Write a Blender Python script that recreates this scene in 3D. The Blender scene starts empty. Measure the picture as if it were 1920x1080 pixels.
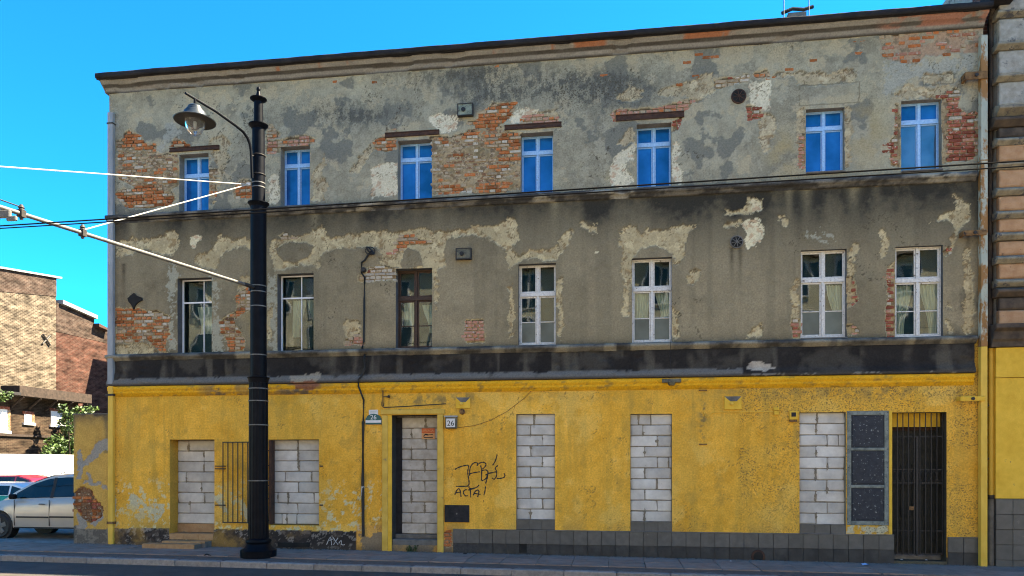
import bpy, bmesh, math, random
import numpy as np
from mathutils import Vector

random.seed(7)
rng = np.random.default_rng(11)
scene = bpy.context.scene
COLL = scene.collection
R = math.radians

# ---------------------------------------------------------------- camera
YAW = math.atan(0.1416)
CS, SN = math.cos(YAW), math.sin(YAW)
FPX, HORIZON, CAMZ, CAMD = 1387.0, 866.0, 2.07, 16.4
cam_data = bpy.data.cameras.new('camera')
cam = bpy.data.objects.new('camera', cam_data)
COLL.objects.link(cam)
cam.location = (0, -CAMD, CAMZ)
cam.rotation_euler = (R(90), 0, YAW)
cam_data.sensor_width = 36
cam_data.lens = FPX / 1920 * 36
cam_data.shift_y = (HORIZON - 540) / 1920
cam_data.clip_start = 0.1
cam_data.clip_end = 600
scene.camera = cam

# ---------------------------------------------------------------- sky, sun, exposure
SUN_AZ, SUN_EL = 20.0, 48.5          # azimuth from +X towards +Y
world = bpy.data.worlds.new('World')
scene.world = world
world.use_nodes = True
wn, wl = world.node_tree.nodes, world.node_tree.links
wn.clear()
wo = wn.new('ShaderNodeOutputWorld')
bg = wn.new('ShaderNodeBackground')
sky = wn.new('ShaderNodeTexSky')
sky.sky_type = 'NISHITA'
sky.sun_disc = False
sky.sun_elevation = R(SUN_EL)
sky.sun_rotation = R(90 - SUN_AZ)
sky.altitude = 200
sky.air_density = 1.0
sky.dust_density = 0.3
sky.ozone_density = 2.0
hs = wn.new('ShaderNodeHueSaturation')
hs.inputs['Hue'].default_value = 0.508
hs.inputs['Saturation'].default_value = 2.0
bg.inputs['Strength'].default_value = 0.070
wl.new(sky.outputs[0], hs.inputs['Color'])
wl.new(hs.outputs[0], bg.inputs['Color'])
wl.new(bg.outputs[0], wo.inputs[0])

sd = bpy.data.lights.new('sun', 'SUN')
sd.energy = 5.0
sd.angle = R(0.53)
sd.color = (1.0, 0.93, 0.82)
sun = bpy.data.objects.new('sun', sd)
COLL.objects.link(sun)
sdir = Vector((math.cos(R(SUN_EL)) * math.cos(R(SUN_AZ)), math.cos(R(SUN_EL)) * math.sin(R(SUN_AZ)), math.sin(R(SUN_EL))))
sun.rotation_euler = sdir.to_track_quat('Z', 'Y').to_euler()
sun.location = sdir * 60
scene.view_settings.view_transform = 'Standard'
scene.view_settings.look = 'None'
scene.view_settings.exposure = 2.85
scene.view_settings.use_white_balance = True
scene.view_settings.white_balance_temperature = 8000
scene.view_settings.white_balance_tint = 5
scene.view_settings.gamma = 1.0
scene.view_settings.use_curve_mapping = False
scene.cycles.max_bounces = 6
scene.cycles.filter_width = 1.1

# ---------------------------------------------------------------- helpers
def P(x, y, Y=0.0):
    """the point on the plane Y=const that stands at (x, y) of the 1920x1080 photograph"""
    u = (x - 960.0) / FPX
    t = (Y + CAMD) / (CS + u * SN)
    return Vector((t * (-SN + u * CS), Y, CAMZ + t * (HORIZON - y) / FPX))

def PX(x, y, X):
    """the same on a plane X=const"""
    u = (x - 960.0) / FPX
    t = X / (-SN + u * CS)
    return Vector((X, -CAMD + t * (CS + u * SN), CAMZ + t * (HORIZON - y) / FPX))

def proj(X, Z, Y=0.0):
    r = X * CS + (Y + CAMD) * SN
    d = -X * SN + (Y + CAMD) * CS
    return 960 + FPX * r / d, HORIZON - FPX * (Z - CAMZ) / d

def gz(X):
    return -0.007 * (X + 1.84)

WORLD_POS = {}
def place(o, parent, w):
    COLL.objects.link(o)
    w = Vector(w)
    WORLD_POS[o] = w
    if parent is not None:
        o.parent = parent
        o.location = w - WORLD_POS[parent]
    else:
        o.location = w
    return o

def tag(o, label=None, cat=None, group=None, kind=None):
    if label: o['label'] = label
    if cat: o['category'] = cat
    if group: o['group'] = group
    if kind: o['kind'] = kind
    return o

def empty(name, loc, label, cat, group=None):
    o = bpy.data.objects.new(name, None)
    o.empty_display_size = 0.2
    place(o, None, loc)
    return tag(o, label, cat, group)

class MB:
    """collects boxes, tubes and lathes (world coordinates) and links them as ONE mesh object"""
    def __init__(s): s.v, s.f, s.sm = [], [], []
    def add(s, v, f, smooth=False):
        b = len(s.v)
        s.v += [tuple(q) for q in v]
        s.f += [tuple(i + b for i in q) for q in f]
        s.sm += [smooth] * len(f)
        return s
    def box(s, x0, x1, y0, y1, z0, z1):
        v = [(x, y, z) for z in (z0, z1) for y in (y0, y1) for x in (x0, x1)]
        return s.add(v, [(0, 2, 3, 1), (4, 5, 7, 6), (0, 1, 5, 4), (2, 6, 7, 3), (0, 4, 6, 2), (1, 3, 7, 5)])
    def prism(s, poly, y0, y1):
        """polygon given in (x, z), extruded along Y"""
        n = len(poly)
        v = [(p[0], y0, p[1]) for p in poly] + [(p[0], y1, p[1]) for p in poly]
        f = [tuple(range(n)), tuple(reversed(range(n, 2 * n)))]
        f += [(i, i + n, (i + 1) % n + n, (i + 1) % n) for i in range(n)]
        return s.add(v, f)
    def prismx(s, poly, x0, x1):
        """polygon given in (y, z), extruded along X"""
        n = len(poly)
        v = [(x0, p[0], p[1]) for p in poly] + [(x1, p[0], p[1]) for p in poly]
        f = [tuple(reversed(range(n))), tuple(range(n, 2 * n))]
        f += [((i + 1) % n, (i + 1) % n + n, i + n, i) for i in range(n)]
        return s.add(v, f)
    def tube(s, pts, r, n=8, cap=True, smooth=True):
        pts = [Vector(p) for p in pts]
        rs = r if isinstance(r, (list, tuple)) else [r] * len(pts)
        rings, v, f = [], [], []
        for i, p in enumerate(pts):
            d = (pts[min(i + 1, len(pts) - 1)] - pts[max(i - 1, 0)]).normalized()
            a = d.cross(Vector((0, 0, 1)))
            if a.length < 1e-3: a = d.cross(Vector((1, 0, 0)))
            a.normalize(); b = d.cross(a)
            for k in range(n):
                an = 2 * math.pi * k / n
                v.append(p + (a * math.cos(an) + b * math.sin(an)) * rs[i])
        for i in range(len(pts) - 1):
            for k in range(n):
                f.append((i * n + k, i * n + (k + 1) % n, (i + 1) * n + (k + 1) % n, (i + 1) * n + k))
        if cap:
            f.append(tuple(reversed(range(n)))); f.append(tuple(range((len(pts) - 1) * n, len(pts) * n)))
        return s.add(v, f, smooth)
    def lathe(s, prof, c, n=32, axis='z', smooth=True, flute=0):
        """profile (radius, height) about a vertical or a Y axis through c"""
        v, f = [], []
        for r, h in prof:
            for k in range(n):
                an = 2 * math.pi * k / n
                rr = r * (1 - (0.05 if flute and k % 2 else 0))
                if axis == 'z': v.append((c[0] + rr * math.cos(an), c[1] + rr * math.sin(an), c[2] + h))
                else: v.append((c[0] + rr * math.cos(an), c[1] + h, c[2] + rr * math.sin(an)))
        m = len(prof)
        for i in range(m - 1):
            for k in range(n):
                q = (i * n + k, i * n + (k + 1) % n, (i + 1) * n + (k + 1) % n, (i + 1) * n + k)
                f.append(q if axis == 'z' else q[::-1])
        f.append(tuple(reversed(range(n)))); f.append(tuple(range((m - 1) * n, m * n)))
        return s.add(v, f, smooth)
    def build(s, name, mat, parent=None, origin=None, sharp=35):
        me = bpy.data.meshes.new(name)
        if origin is None:
            a = np.array(s.v)
            origin = Vector(((a[:, 0].min() + a[:, 0].max()) / 2, (a[:, 1].min() + a[:, 1].max()) / 2, a[:, 2].min()))
        o3 = Vector(origin)
        me.from_pydata([(p[0] - o3[0], p[1] - o3[1], p[2] - o3[2]) for p in s.v], [], s.f)
        if any(s.sm):
            me.polygons.foreach_set('use_smooth', s.sm)
            try: me.set_sharp_from_angle(angle=R(sharp))
            except Exception: pass
        me.update()
        ob = bpy.data.objects.new(name, me)
        if mat: me.materials.append(mat)
        return place(ob, parent, o3)

def bevel(o, w, seg=1):
    m = o.modifiers.new('bevel', 'BEVEL'); m.width = w; m.segments = seg; m.limit_method = 'ANGLE'
    return o

def inst(name, me, loc, scale, mat, parent, rot=(0, 0, 0)):
    o = bpy.data.objects.new(name, me)
    o.scale = scale; o.rotation_euler = rot
    place(o, parent, loc)
    if mat:
        o.material_slots[0].link = 'OBJECT'
        o.material_slots[0].material = mat
    return o

def unit_block(name, jit, bev, seed, mat):
    """unit cube -0.5..0.5 with chamfered, slightly uneven edges"""
    r = random.Random(seed)
    bm = bmesh.new()
    bmesh.ops.create_cube(bm, size=1.0)
    bmesh.ops.bevel(bm, geom=bm.edges[:], offset=bev, segments=1, affect='EDGES')
    for v in bm.verts:
        v.co += Vector((r.uniform(-jit, jit), r.uniform(-jit, jit), r.uniform(-jit, jit)))
    me = bpy.data.meshes.new(name)
    bm.to_mesh(me); bm.free()
    me.materials.append(mat)
    return me

# ---------------------------------------------------------------- noise (numpy)
def _hash(ix, iy, seed):
    h = (ix.astype(np.int64) * 374761393 + iy.astype(np.int64) * 668265263 + seed * 1442695041) & 0xFFFFFFFF
    h = ((h ^ (h >> 13)) * 1274126177) & 0xFFFFFFFF
    h = (h ^ (h >> 16)) & 0xFFFFFFFF
    return h / 4294967295.0
def vnoise(x, y, seed=0):
    ix, iy = np.floor(x), np.floor(y)
    fx, fy = x - ix, y - iy
    fx = fx * fx * fx * (fx * (fx * 6 - 15) + 10); fy = fy * fy * fy * (fy * (fy * 6 - 15) + 10)
    a, b = _hash(ix, iy, seed), _hash(ix + 1, iy, seed)
    c, d = _hash(ix, iy + 1, seed), _hash(ix + 1, iy + 1, seed)
    return (a + (b - a) * fx) * (1 - fy) + (c + (d - c) * fx) * fy
def fbm(x, y, seed=0, o=5, g=0.5):
    s, a, n = 0, 1.0, 0
    ca, sa = 0.8, 0.6
    for i in range(o):
        s = s + a * vnoise(x, y, seed + i * 17); n += a
        a *= g
        x, y = (x * ca - y * sa) * 2.03 + 3.1, (x * sa + y * ca) * 2.03 + 1.7
    return s / n
def sstep(a, b, x):
    t = np.clip((x - a) / (b - a), 0, 1)
    return t * t * (3 - 2 * t)
def inpoly(px, py, poly):
    poly = np.asarray(poly, float)
    out = np.zeros(px.shape, bool)
    m = (px >= poly[:, 0].min()) & (px <= poly[:, 0].max()) & (py >= poly[:, 1].min()) & (py <= poly[:, 1].max())
    if not m.any(): return out
    x, y = px[m], py[m]
    r = np.zeros(x.shape, bool)
    j = len(poly) - 1
    for i in range(len(poly)):
        xi, yi, xj, yj = *poly[i], *poly[j]
        if yi != yj:
            r ^= ((yi > y) != (yj > y)) & (x < (xj - xi) * (y - yi) / (yj - yi) + xi)
        j = i
    out[m] = r
    return out

# ---------------------------------------------------------------- materials
def nodes_of(m):
    m.use_nodes = True
    nt = m.node_tree
    return nt, nt.nodes, nt.links, nt.nodes['Principled BSDF']

def mat(name, c1, c2=None, scale=6.0, rough=0.8, bump=0.2, detail=8, metal=0.0, rand=0.0, spots=None, spec=0.3, lo=0.35, hi=0.65, bscale=None, bdist=0.01, stretch=(1, 1, 1)):
    """noise between two colours, fine relief, optional per-object brightness spread and spots (colour, scale, threshold)"""
    m = bpy.data.materials.new(name)
    nt, N, L, b = nodes_of(m)
    c2 = c2 or tuple(min(1, c * 1.25) for c in c1)
    tc = N.new('ShaderNodeTexCoord'); oi = N.new('ShaderNodeObjectInfo')
    off = N.new('ShaderNodeVectorMath'); off.operation = 'MULTIPLY_ADD'
    comb = N.new('ShaderNodeCombineXYZ')
    L.new(oi.outputs['Random'], comb.inputs[0]); L.new(oi.outputs['Random'], comb.inputs[2])
    geo = N.new('ShaderNodeNewGeometry')
    off.inputs[1].default_value = (37.0, 19.0, 53.0)
    L.new(comb.outputs[0], off.inputs[0]); L.new(geo.outputs['Position'], off.inputs[2])
    mp = N.new('ShaderNodeMapping'); mp.inputs['Scale'].default_value = stretch
    L.new(off.outputs[0], mp.inputs[0])
    nz = N.new('ShaderNodeTexNoise'); nz.inputs['Scale'].default_value = scale; nz.inputs['Detail'].default_value = detail
    nz.inputs['Roughness'].default_value = 0.62
    L.new(mp.outputs[0], nz.inputs['Vector'])
    rp = N.new('ShaderNodeMapRange'); rp.inputs[1].default_value = lo; rp.inputs[2].default_value = hi
    L.new(nz.outputs[0], rp.inputs[0])
    mx = N.new('ShaderNodeMix'); mx.data_type = 'RGBA'
    mx.inputs[6].default_value = (*c1, 1); mx.inputs[7].default_value = (*c2, 1)
    L.new(rp.outputs[0], mx.inputs[0])
    col = mx.outputs[2]
    if spots:
        sc, ss, th = spots
        n2 = N.new('ShaderNodeTexNoise'); n2.inputs['Scale'].default_value = ss; n2.inputs['Detail'].default_value = 6
        n2.inputs['Roughness'].default_value = 0.7
        L.new(mp.outputs[0], n2.inputs['Vector'])
        r2 = N.new('ShaderNodeMapRange'); r2.inputs[1].default_value = th; r2.inputs[2].default_value = th + 0.06
        L.new(n2.outputs[0], r2.inputs[0])
        m2 = N.new('ShaderNodeMix'); m2.data_type = 'RGBA'
        m2.inputs[7].default_value = (*sc, 1)
        L.new(r2.outputs[0], m2.inputs[0]); L.new(col, m2.inputs[6])
        col = m2.outputs[2]
    if rand:
        h = N.new('ShaderNodeHueSaturation')
        r3 = N.new('ShaderNodeMapRange'); r3.inputs[3].default_value = 1 - rand; r3.inputs[4].default_value = 1 + rand
        L.new(oi.outputs['Random'], r3.inputs[0]); L.new(r3.outputs[0], h.inputs['Value']); L.new(col, h.inputs['Color'])
        col = h.outputs[0]
    L.new(col, b.inputs['Base Color'])
    b.inputs['Roughness'].default_value = rough; b.inputs['Metallic'].default_value = metal
    b.inputs['Specular IOR Level'].default_value = spec
    if bump:
        n3 = N.new('ShaderNodeTexNoise'); n3.inputs['Scale'].default_value = bscale or scale * 6; n3.inputs['Detail'].default_value = 6
        L.new(mp.outputs[0], n3.inputs['Vector'])
        bp = N.new('ShaderNodeBump'); bp.inputs['Strength'].default_value = bump; bp.inputs['Distance'].default_value = bdist
        L.new(n3.outputs[0], bp.inputs['Height']); L.new(bp.outputs[0], b.inputs['Normal'])
    return m

def attr_mat(name, fine=0.25, bump=0.5, rough=0.9, bscale=70, bdist=0.006):
    """colour from the mesh attribute 'Col' (paint, plaster coats, dirt, shade painted under lips), grain and relief from noise"""
    m = bpy.data.materials.new(name)
    nt, N, L, b = nodes_of(m)
    at = N.new('ShaderNodeAttribute'); at.attribute_name = 'Col'
    geo = N.new('ShaderNodeNewGeometry')
    nz = N.new('ShaderNodeTexNoise'); nz.inputs['Scale'].default_value = 26; nz.inputs['Detail'].default_value = 9; nz.inputs['Roughness'].default_value = 0.75
    L.new(geo.outputs['Position'], nz.inputs['Vector'])
    rp = N.new('ShaderNodeMapRange'); rp.inputs[1].default_value = 0.3; rp.inputs[2].default_value = 0.7
    rp.inputs[3].default_value = 1 - fine; rp.inputs[4].default_value = 1 + fine
    L.new(nz.outputs[0], rp.inputs[0])
    vm = N.new('ShaderNodeVectorMath'); vm.operation = 'SCALE'
    L.new(at.outputs['Color'], vm.inputs[0]); L.new(rp.outputs[0], vm.inputs['Scale'])
    n5 = N.new('ShaderNodeTexNoise'); n5.inputs['Scale'].default_value = 30; n5.inputs['Detail'].default_value = 3; n5.inputs['Roughness'].default_value = 0.6
    L.new(geo.outputs['Position'], n5.inputs['Vector'])
    r5 = N.new('ShaderNodeMapRange'); r5.inputs[1].default_value = 0.545; r5.inputs[2].default_value = 0.60
    L.new(n5.outputs[0], r5.inputs[0])
    m5 = N.new('ShaderNodeMath'); m5.operation = 'MULTIPLY'; L.new(r5.outputs[0], m5.inputs[0]); L.new(at.outputs['Alpha'], m5.inputs[1])
    x5 = N.new('ShaderNodeMix'); x5.data_type = 'RGBA'; x5.inputs[7].default_value = (0.07, 0.055, 0.035, 1)
    L.new(m5.outputs[0], x5.inputs[0]); L.new(vm.outputs[0], x5.inputs[6])
    L.new(x5.outputs[2], b.inputs['Base Color'])
    b.inputs['Roughness'].default_value = rough; b.inputs['Specular IOR Level'].default_value = 0.15
    n3 = N.new('ShaderNodeTexNoise'); n3.inputs['Scale'].default_value = bscale; n3.inputs['Detail'].default_value = 5
    L.new(geo.outputs['Position'], n3.inputs['Vector'])
    bp = N.new('ShaderNodeBump'); bp.inputs['Strength'].default_value = bump; bp.inputs['Distance'].default_value = bdist
    L.new(n3.outputs[0], bp.inputs['Height']); L.new(bp.outputs[0], b.inputs['Normal'])
    return m

def glass_mat(name, base, rough=0.03, ior=1.8, wave=0.25, wscale=2.2):
    m = bpy.data.materials.new(name)
    nt, N, L, b = nodes_of(m)
    oi = N.new('ShaderNodeObjectInfo'); geo = N.new('ShaderNodeNewGeometry')
    va = N.new('ShaderNodeVectorMath'); va.operation = 'ADD'
    comb = N.new('ShaderNodeCombineXYZ')
    mu = N.new('ShaderNodeMath'); mu.operation = 'MULTIPLY'; mu.inputs[1].default_value = 60
    L.new(oi.outputs['Random'], mu.inputs[0]); L.new(mu.outputs[0], comb.inputs[0]); L.new(mu.outputs[0], comb.inputs[2])
    L.new(comb.outputs[0], va.inputs[0]); L.new(geo.outputs['Position'], va.inputs[1])
    nz = N.new('ShaderNodeTexNoise'); nz.inputs['Scale'].default_value = wscale; nz.inputs['Detail'].default_value = 2
    L.new(va.outputs[0], nz.inputs['Vector'])
    bp = N.new('ShaderNodeBump'); bp.inputs['Strength'].default_value = wave; bp.inputs['Distance'].default_value = 0.05
    L.new(nz.outputs[0], bp.inputs['Height']); L.new(bp.outputs[0], b.inputs['Normal'])
    d = N.new('ShaderNodeTexNoise'); d.inputs['Scale'].default_value = 1.7; d.inputs['Detail'].default_value = 6
    L.new(va.outputs[0], d.inputs['Vector'])
    mx = N.new('ShaderNodeMix'); mx.data_type = 'RGBA'
    mx.inputs[6].default_value = (*[c * 0.6 for c in base], 1); mx.inputs[7].default_value = (*[c * 1.3 + 0.006 for c in base], 1)
    dr = N.new('ShaderNodeMapRange'); dr.inputs[1].default_value = 0.34; dr.inputs[2].default_value = 0.66
    L.new(d.outputs[0], dr.inputs[0]); L.new(dr.outputs[0], mx.inputs[0]); L.new(mx.outputs[2], b.inputs['Base Color'])
    b.inputs['Roughness'].default_value = rough; b.inputs['IOR'].default_value = ior
    return m

def clear_glass(name, tint=(0.80, 0.86, 0.82), wave=0.12, wscale=1.3, ior=1.5):
    m = bpy.data.materials.new(name)
    nt, N, L, b = nodes_of(m)
    N.remove(b); out = N['Material Output']
    oi = N.new('ShaderNodeObjectInfo'); geo = N.new('ShaderNodeNewGeometry')
    mu = N.new('ShaderNodeMath'); mu.operation = 'MULTIPLY'; mu.inputs[1].default_value = 60
    comb = N.new('ShaderNodeCombineXYZ'); va = N.new('ShaderNodeVectorMath'); va.operation = 'ADD'
    L.new(oi.outputs['Random'], mu.inputs[0]); L.new(mu.outputs[0], comb.inputs[0]); L.new(mu.outputs[0], comb.inputs[2])
    L.new(comb.outputs[0], va.inputs[0]); L.new(geo.outputs['Position'], va.inputs[1])
    nz = N.new('ShaderNodeTexNoise'); nz.inputs['Scale'].default_value = wscale; nz.inputs['Detail'].default_value = 1
    L.new(va.outputs[0], nz.inputs['Vector'])
    bp = N.new('ShaderNodeBump'); bp.inputs['Strength'].default_value = wave; bp.inputs['Distance'].default_value = 0.05
    L.new(nz.outputs[0], bp.inputs['Height'])
    fr = N.new('ShaderNodeFresnel'); fr.inputs['IOR'].default_value = ior; L.new(bp.outputs[0], fr.inputs['Normal'])
    tr = N.new('ShaderNodeBsdfTransparent'); tr.inputs['Color'].default_value = (*tint, 1)
    gl = N.new('ShaderNodeBsdfGlossy'); gl.inputs['Roughness'].default_value = 0.02; L.new(bp.outputs[0], gl.inputs['Normal'])
    mx = N.new('ShaderNodeMixShader'); L.new(fr.outputs[0], mx.inputs[0]); L.new(tr.outputs[0], mx.inputs[1]); L.new(gl.outputs[0], mx.inputs[2])
    L.new(mx.outputs[0], out.inputs['Surface'])
    return m

def brickwall_mat(name, c1, c2, mortar, bw=0.26, bh=0.077, axis='YZ', smear=0.5):
    """courses too small to tell apart in the photograph"""
    m = bpy.data.materials.new(name)
    nt, N, L, b = nodes_of(m)
    geo = N.new('ShaderNodeNewGeometry'); sp = N.new('ShaderNodeSeparateXYZ'); cb = N.new('ShaderNodeCombineXYZ')
    L.new(geo.outputs['Position'], sp.inputs[0])
    L.new(sp.outputs['Y' if axis == 'YZ' else 'X'], cb.inputs[0]); L.new(sp.outputs['Z'], cb.inputs[1])
    bt = N.new('ShaderNodeTexBrick')
    bt.inputs['Scale'].default_value = 1.0; bt.inputs['Brick Width'].default_value = bw; bt.inputs['Row Height'].default_value = bh
    bt.inputs['Mortar Size'].default_value = 0.009; bt.inputs['Color1'].default_value = (*c1, 1); bt.inputs['Color2'].default_value = (*c2, 1)
    bt.inputs['Mortar'].default_value = (*mortar, 1)
    L.new(cb.outputs[0], bt.inputs['Vector'])
    nz = N.new('ShaderNodeTexNoise'); nz.inputs['Scale'].default_value = 1.6; nz.inputs['Detail'].default_value = 9; nz.inputs['Roughness'].default_value = 0.8
    mp = N.new('ShaderNodeMapping'); mp.inputs['Scale'].default_value = (1.6, 4.0, 1)
    L.new(cb.outputs[0], mp.inputs[0]); L.new(mp.outputs[0], nz.inputs['Vector'])
    rp = N.new('ShaderNodeMapRange'); rp.inputs[1].default_value = 0.45; rp.inputs[2].default_value = 0.75; rp.inputs[4].default_value = smear
    L.new(nz.outputs[0], rp.inputs[0])
    mx = N.new('ShaderNodeMix'); mx.data_type = 'RGBA'; mx.inputs[7].default_value = (*mortar, 1)
    L.new(rp.outputs[0], mx.inputs[0]); L.new(bt.outputs['Color'], mx.inputs[6])
    n2 = N.new('ShaderNodeTexNoise'); n2.inputs['Scale'].default_value = 0.8; n2.inputs['Detail'].default_value = 8
    L.new(mp.outputs[0], n2.inputs['Vector'])
    r2 = N.new('ShaderNodeMapRange'); r2.inputs[1].default_value = 0.3; r2.inputs[2].default_value = 0.7; r2.inputs[3].default_value = 0.35; r2.inputs[4].default_value = 1.6
    L.new(n2.outputs[0], r2.inputs[0])
    vm = N.new('ShaderNodeVectorMath'); vm.operation = 'SCALE'
    L.new(mx.outputs[2], vm.inputs[0]); L.new(r2.outputs[0], vm.inputs['Scale'])
    L.new(vm.outputs[0], b.inputs['Base Color'])
    b.inputs['Roughness'].default_value = 0.95; b.inputs['Specular IOR Level'].default_value = 0.1
    bp = N.new('ShaderNodeBump'); bp.inputs['Strength'].default_value = 0.35; bp.inputs['Distance'].default_value = 0.02
    L.new(mx.outputs[2], bp.inputs['Height']); L.new(bp.outputs[0], b.inputs['Normal'])
    return m

M = {}
M['wall'] = attr_mat('facade_plaster', 0.30, 0.7, bdist=0.012)
M['trim'] = attr_mat('trim_plaster', 0.3, 0.5)
MORT = (0.36, 0.31, 0.22)
M['brick_orange'] = mat('brick_orange', (0.29, 0.085, 0.028), (0.43, 0.15, 0.055), 18, 0.95, 0.8, rand=0.35, spots=((.30,.22,.15), 14, 0.56), spec=0.1)
M['brick_red'] = mat('brick_red', (0.21, 0.055, 0.035), (0.31, 0.10, 0.06), 18, 0.95, 0.8, rand=0.3, spots=((0.42, 0.36, 0.28), 14, 0.57), spec=0.1)
M['brick_pink'] = mat('brick_pink', (0.33, 0.13, 0.08), (0.42, 0.22, 0.15), 18, 0.95, 0.8, rand=0.2, spots=((0.38, 0.33, 0.26), 12, 0.55), spec=0.1)
M['brick_pale'] = mat('brick_pale', (0.26, 0.19, 0.12), (0.38, 0.30, 0.20), 20, 0.95, 0.9, rand=0.25, spots=((0.25, 0.10, 0.05), 12, 0.6), spec=0.1)
M['brick_white'] = mat('brick_white', (0.33, 0.28, 0.21), (0.47, 0.42, 0.33), 20, 0.95, 0.9, rand=0.2, spots=((0.25, 0.16, 0.10), 16, 0.62), spec=0.1)
M['brick_brown'] = mat('brick_brown', (0.14, 0.075, 0.04), (0.22, 0.12, 0.07), 20, 0.95, 0.9, rand=0.25, spots=(MORT, 12, 0.55), spec=0.1)
M['aac'] = mat('aerated_block', (0.41, 0.385, 0.345), (0.57, 0.54, 0.48), 3, 0.95, 0.35, rand=0.15, spots=((0.33, 0.31, 0.27), 9, 0.66), spec=0.1, bscale=60)
M['aac_dirty'] = mat('aerated_block_dirty', (0.36, 0.33, 0.28), (0.52, 0.49, 0.44), 5, 0.95, 0.25, rand=0.1, spots=((0.25, 0.22, 0.17), 9, 0.64), spec=0.1, bscale=60)
M['mortar'] = mat('block_mortar', (0.15, 0.125, 0.09), (0.27, 0.23, 0.17), 14, 0.95, 0.8)
M['tile'] = mat('plinth_tile', (0.058, 0.060, 0.058), (0.085, 0.086, 0.082), 7, 0.42, 0.08, rand=0.13, spots=((0.17, 0.165, 0.15), 6, 0.66), spec=0.45)
M['tile_dirty'] = mat('grimy_plinth_tile', (0.026, 0.026, 0.025), (0.050, 0.049, 0.046), 5, 0.6, 0.1, rand=0.15, spots=((0.09, 0.085, 0.075), 7, 0.68), spec=0.25)
M['tile_bed'] = mat('tile_grout', (0.035, 0.035, 0.035), (0.06, 0.058, 0.055), 20, 0.95, 0.3)
M['tile_ochre'] = mat('step_tile', (0.30, 0.165, 0.075), (0.40, 0.235, 0.115), 9, 0.7, 0.15, rand=0.12, spots=((0.2, 0.15, 0.09), 9, 0.62))
M['win_sky_tint'] = mat('sky_tinted_window_paint', (0.20, 0.42, 0.68), (0.34, 0.55, 0.80), 25, 0.6, 0.2, spots=((0.20, 0.24, 0.28), 14, 0.62))  # white paint with the blue of the sky light mixed into its colour
M['win_white'] = mat('flaking_white_window_paint', (0.50, 0.48, 0.44), (0.68, 0.66, 0.61), 22, 0.6, 0.25, spots=((0.16, 0.13, 0.10), 15, 0.60))
M['win_pvc'] = mat('white_plastic_window', (0.72, 0.73, 0.75), (0.8, 0.8, 0.82), 8, 0.4, 0.02)
M['win_brown'] = mat('brown_window_wood', (0.035, 0.02, 0.013), (0.075, 0.042, 0.026), 22, 0.6, 0.25)
M['glass_painted_sky'] = glass_mat('painted_sky_pane', (0.0, 0.10, 0.33), 0.05, 1.6, 0.06)  # sky reflection painted into the base colour of the panes
M['glass_dark'] = glass_mat('dark_pane', (0.022, 0.028, 0.026), 0.03, 1.85, 0.07, 1.4)
M['glass_clear'] = clear_glass('window_pane_glass')
M['reflection_sheet'] = mat('pale_reflection_cloth', (0.60, 0.58, 0.52), (0.78, 0.76, 0.71), 3, 0.9, 0.1, stretch=(6, 1, 1))
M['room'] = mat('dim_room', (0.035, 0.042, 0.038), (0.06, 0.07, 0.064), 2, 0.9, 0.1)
M['glass_swirl'] = glass_mat('rippled_pane', (0.05, 0.10, 0.16), 0.04, 2.2, 0.5, 1.3)
M['wire'] = mat('black_wire', (0.008, 0.008, 0.009), (0.012, 0.012, 0.012), 20, 0.9, 0.0, spec=0.02)
M['glass_frost'] = glass_mat('dull_pane', (0.085, 0.105, 0.09), 0.25, 1.45, 0.10)
M['iron'] = mat('dark_iron', (0.018, 0.016, 0.015), (0.035, 0.03, 0.027), 20, 0.6, 0.2)
M['rust'] = mat('rusty_steel', (0.035, 0.018, 0.013), (0.075, 0.036, 0.022), 12, 0.85, 0.4, spots=((0.13, 0.06, 0.03), 10, 0.62))
M['rust_pipe'] = mat('rusting_pale_paint', (0.30, 0.33, 0.27), (0.42, 0.42, 0.33), 5, 0.7, 0.15, spots=((0.27, 0.13, 0.04), 3.2, 0.47), stretch=(1, 1, 0.45))
M['bracket'] = mat('rusty_bracket', (0.10, 0.05, 0.02), (0.24, 0.13, 0.05), 12, 0.85, 0.4, spots=((0.03, 0.02, 0.015), 10, 0.55))
M['pipe_grey'] = mat('grey_pipe_paint', (0.21, 0.225, 0.23), (0.29, 0.305, 0.31), 4, 0.6, 0.1, stretch=(1, 1, 0.4))
M['yellow'] = mat('yellow_paint', (0.60, 0.35, 0.035), (0.72, 0.44, 0.055), 5, 0.85, 0.4, spots=((0.22, 0.15, 0.06), 5, 0.68), bscale=60)
M['yellow_dull'] = mat('faded_yellow_surround', (0.50, 0.31, 0.05), (0.62, 0.40, 0.085), 4, 0.9, 0.4, spots=((0.30, 0.21, 0.08), 6, 0.62), bscale=60)
M['yellow_smooth'] = mat('yellow_pipe_paint', (0.60, 0.355, 0.045), (0.70, 0.44, 0.07), 6, 0.6, 0.1, spots=((0.3, 0.2, 0.07), 7, 0.7), stretch=(1, 1, 0.4))
M['black'] = mat('black_rubber', (0.012, 0.012, 0.012), (0.02, 0.02, 0.02), 20, 0.6, 0.05)
M['tarred'] = mat('roofing_felt', (0.014, 0.013, 0.014), (0.03, 0.028, 0.028), 9, 0.9, 0.4)
M['pole'] = mat('pole_black_paint', (0.003, 0.004, 0.006), (0.006, 0.007, 0.010), 6, 0.42, 0.06, spots=((0.012, 0.012, 0.012), 9, 0.74), spec=0.06)
M['steel'] = mat('galvanised_steel', (0.09, 0.088, 0.084), (0.15, 0.147, 0.14), 10, 0.5, 0.05, metal=0.2)
M['rope'] = mat('pale_rope', (0.36, 0.35, 0.32), (0.46, 0.45, 0.42), 20, 0.8, 0.1)
M['concrete'] = mat('dark_concrete', (0.10, 0.095, 0.085), (0.17, 0.16, 0.145), 5, 0.95, 0.4)
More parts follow.
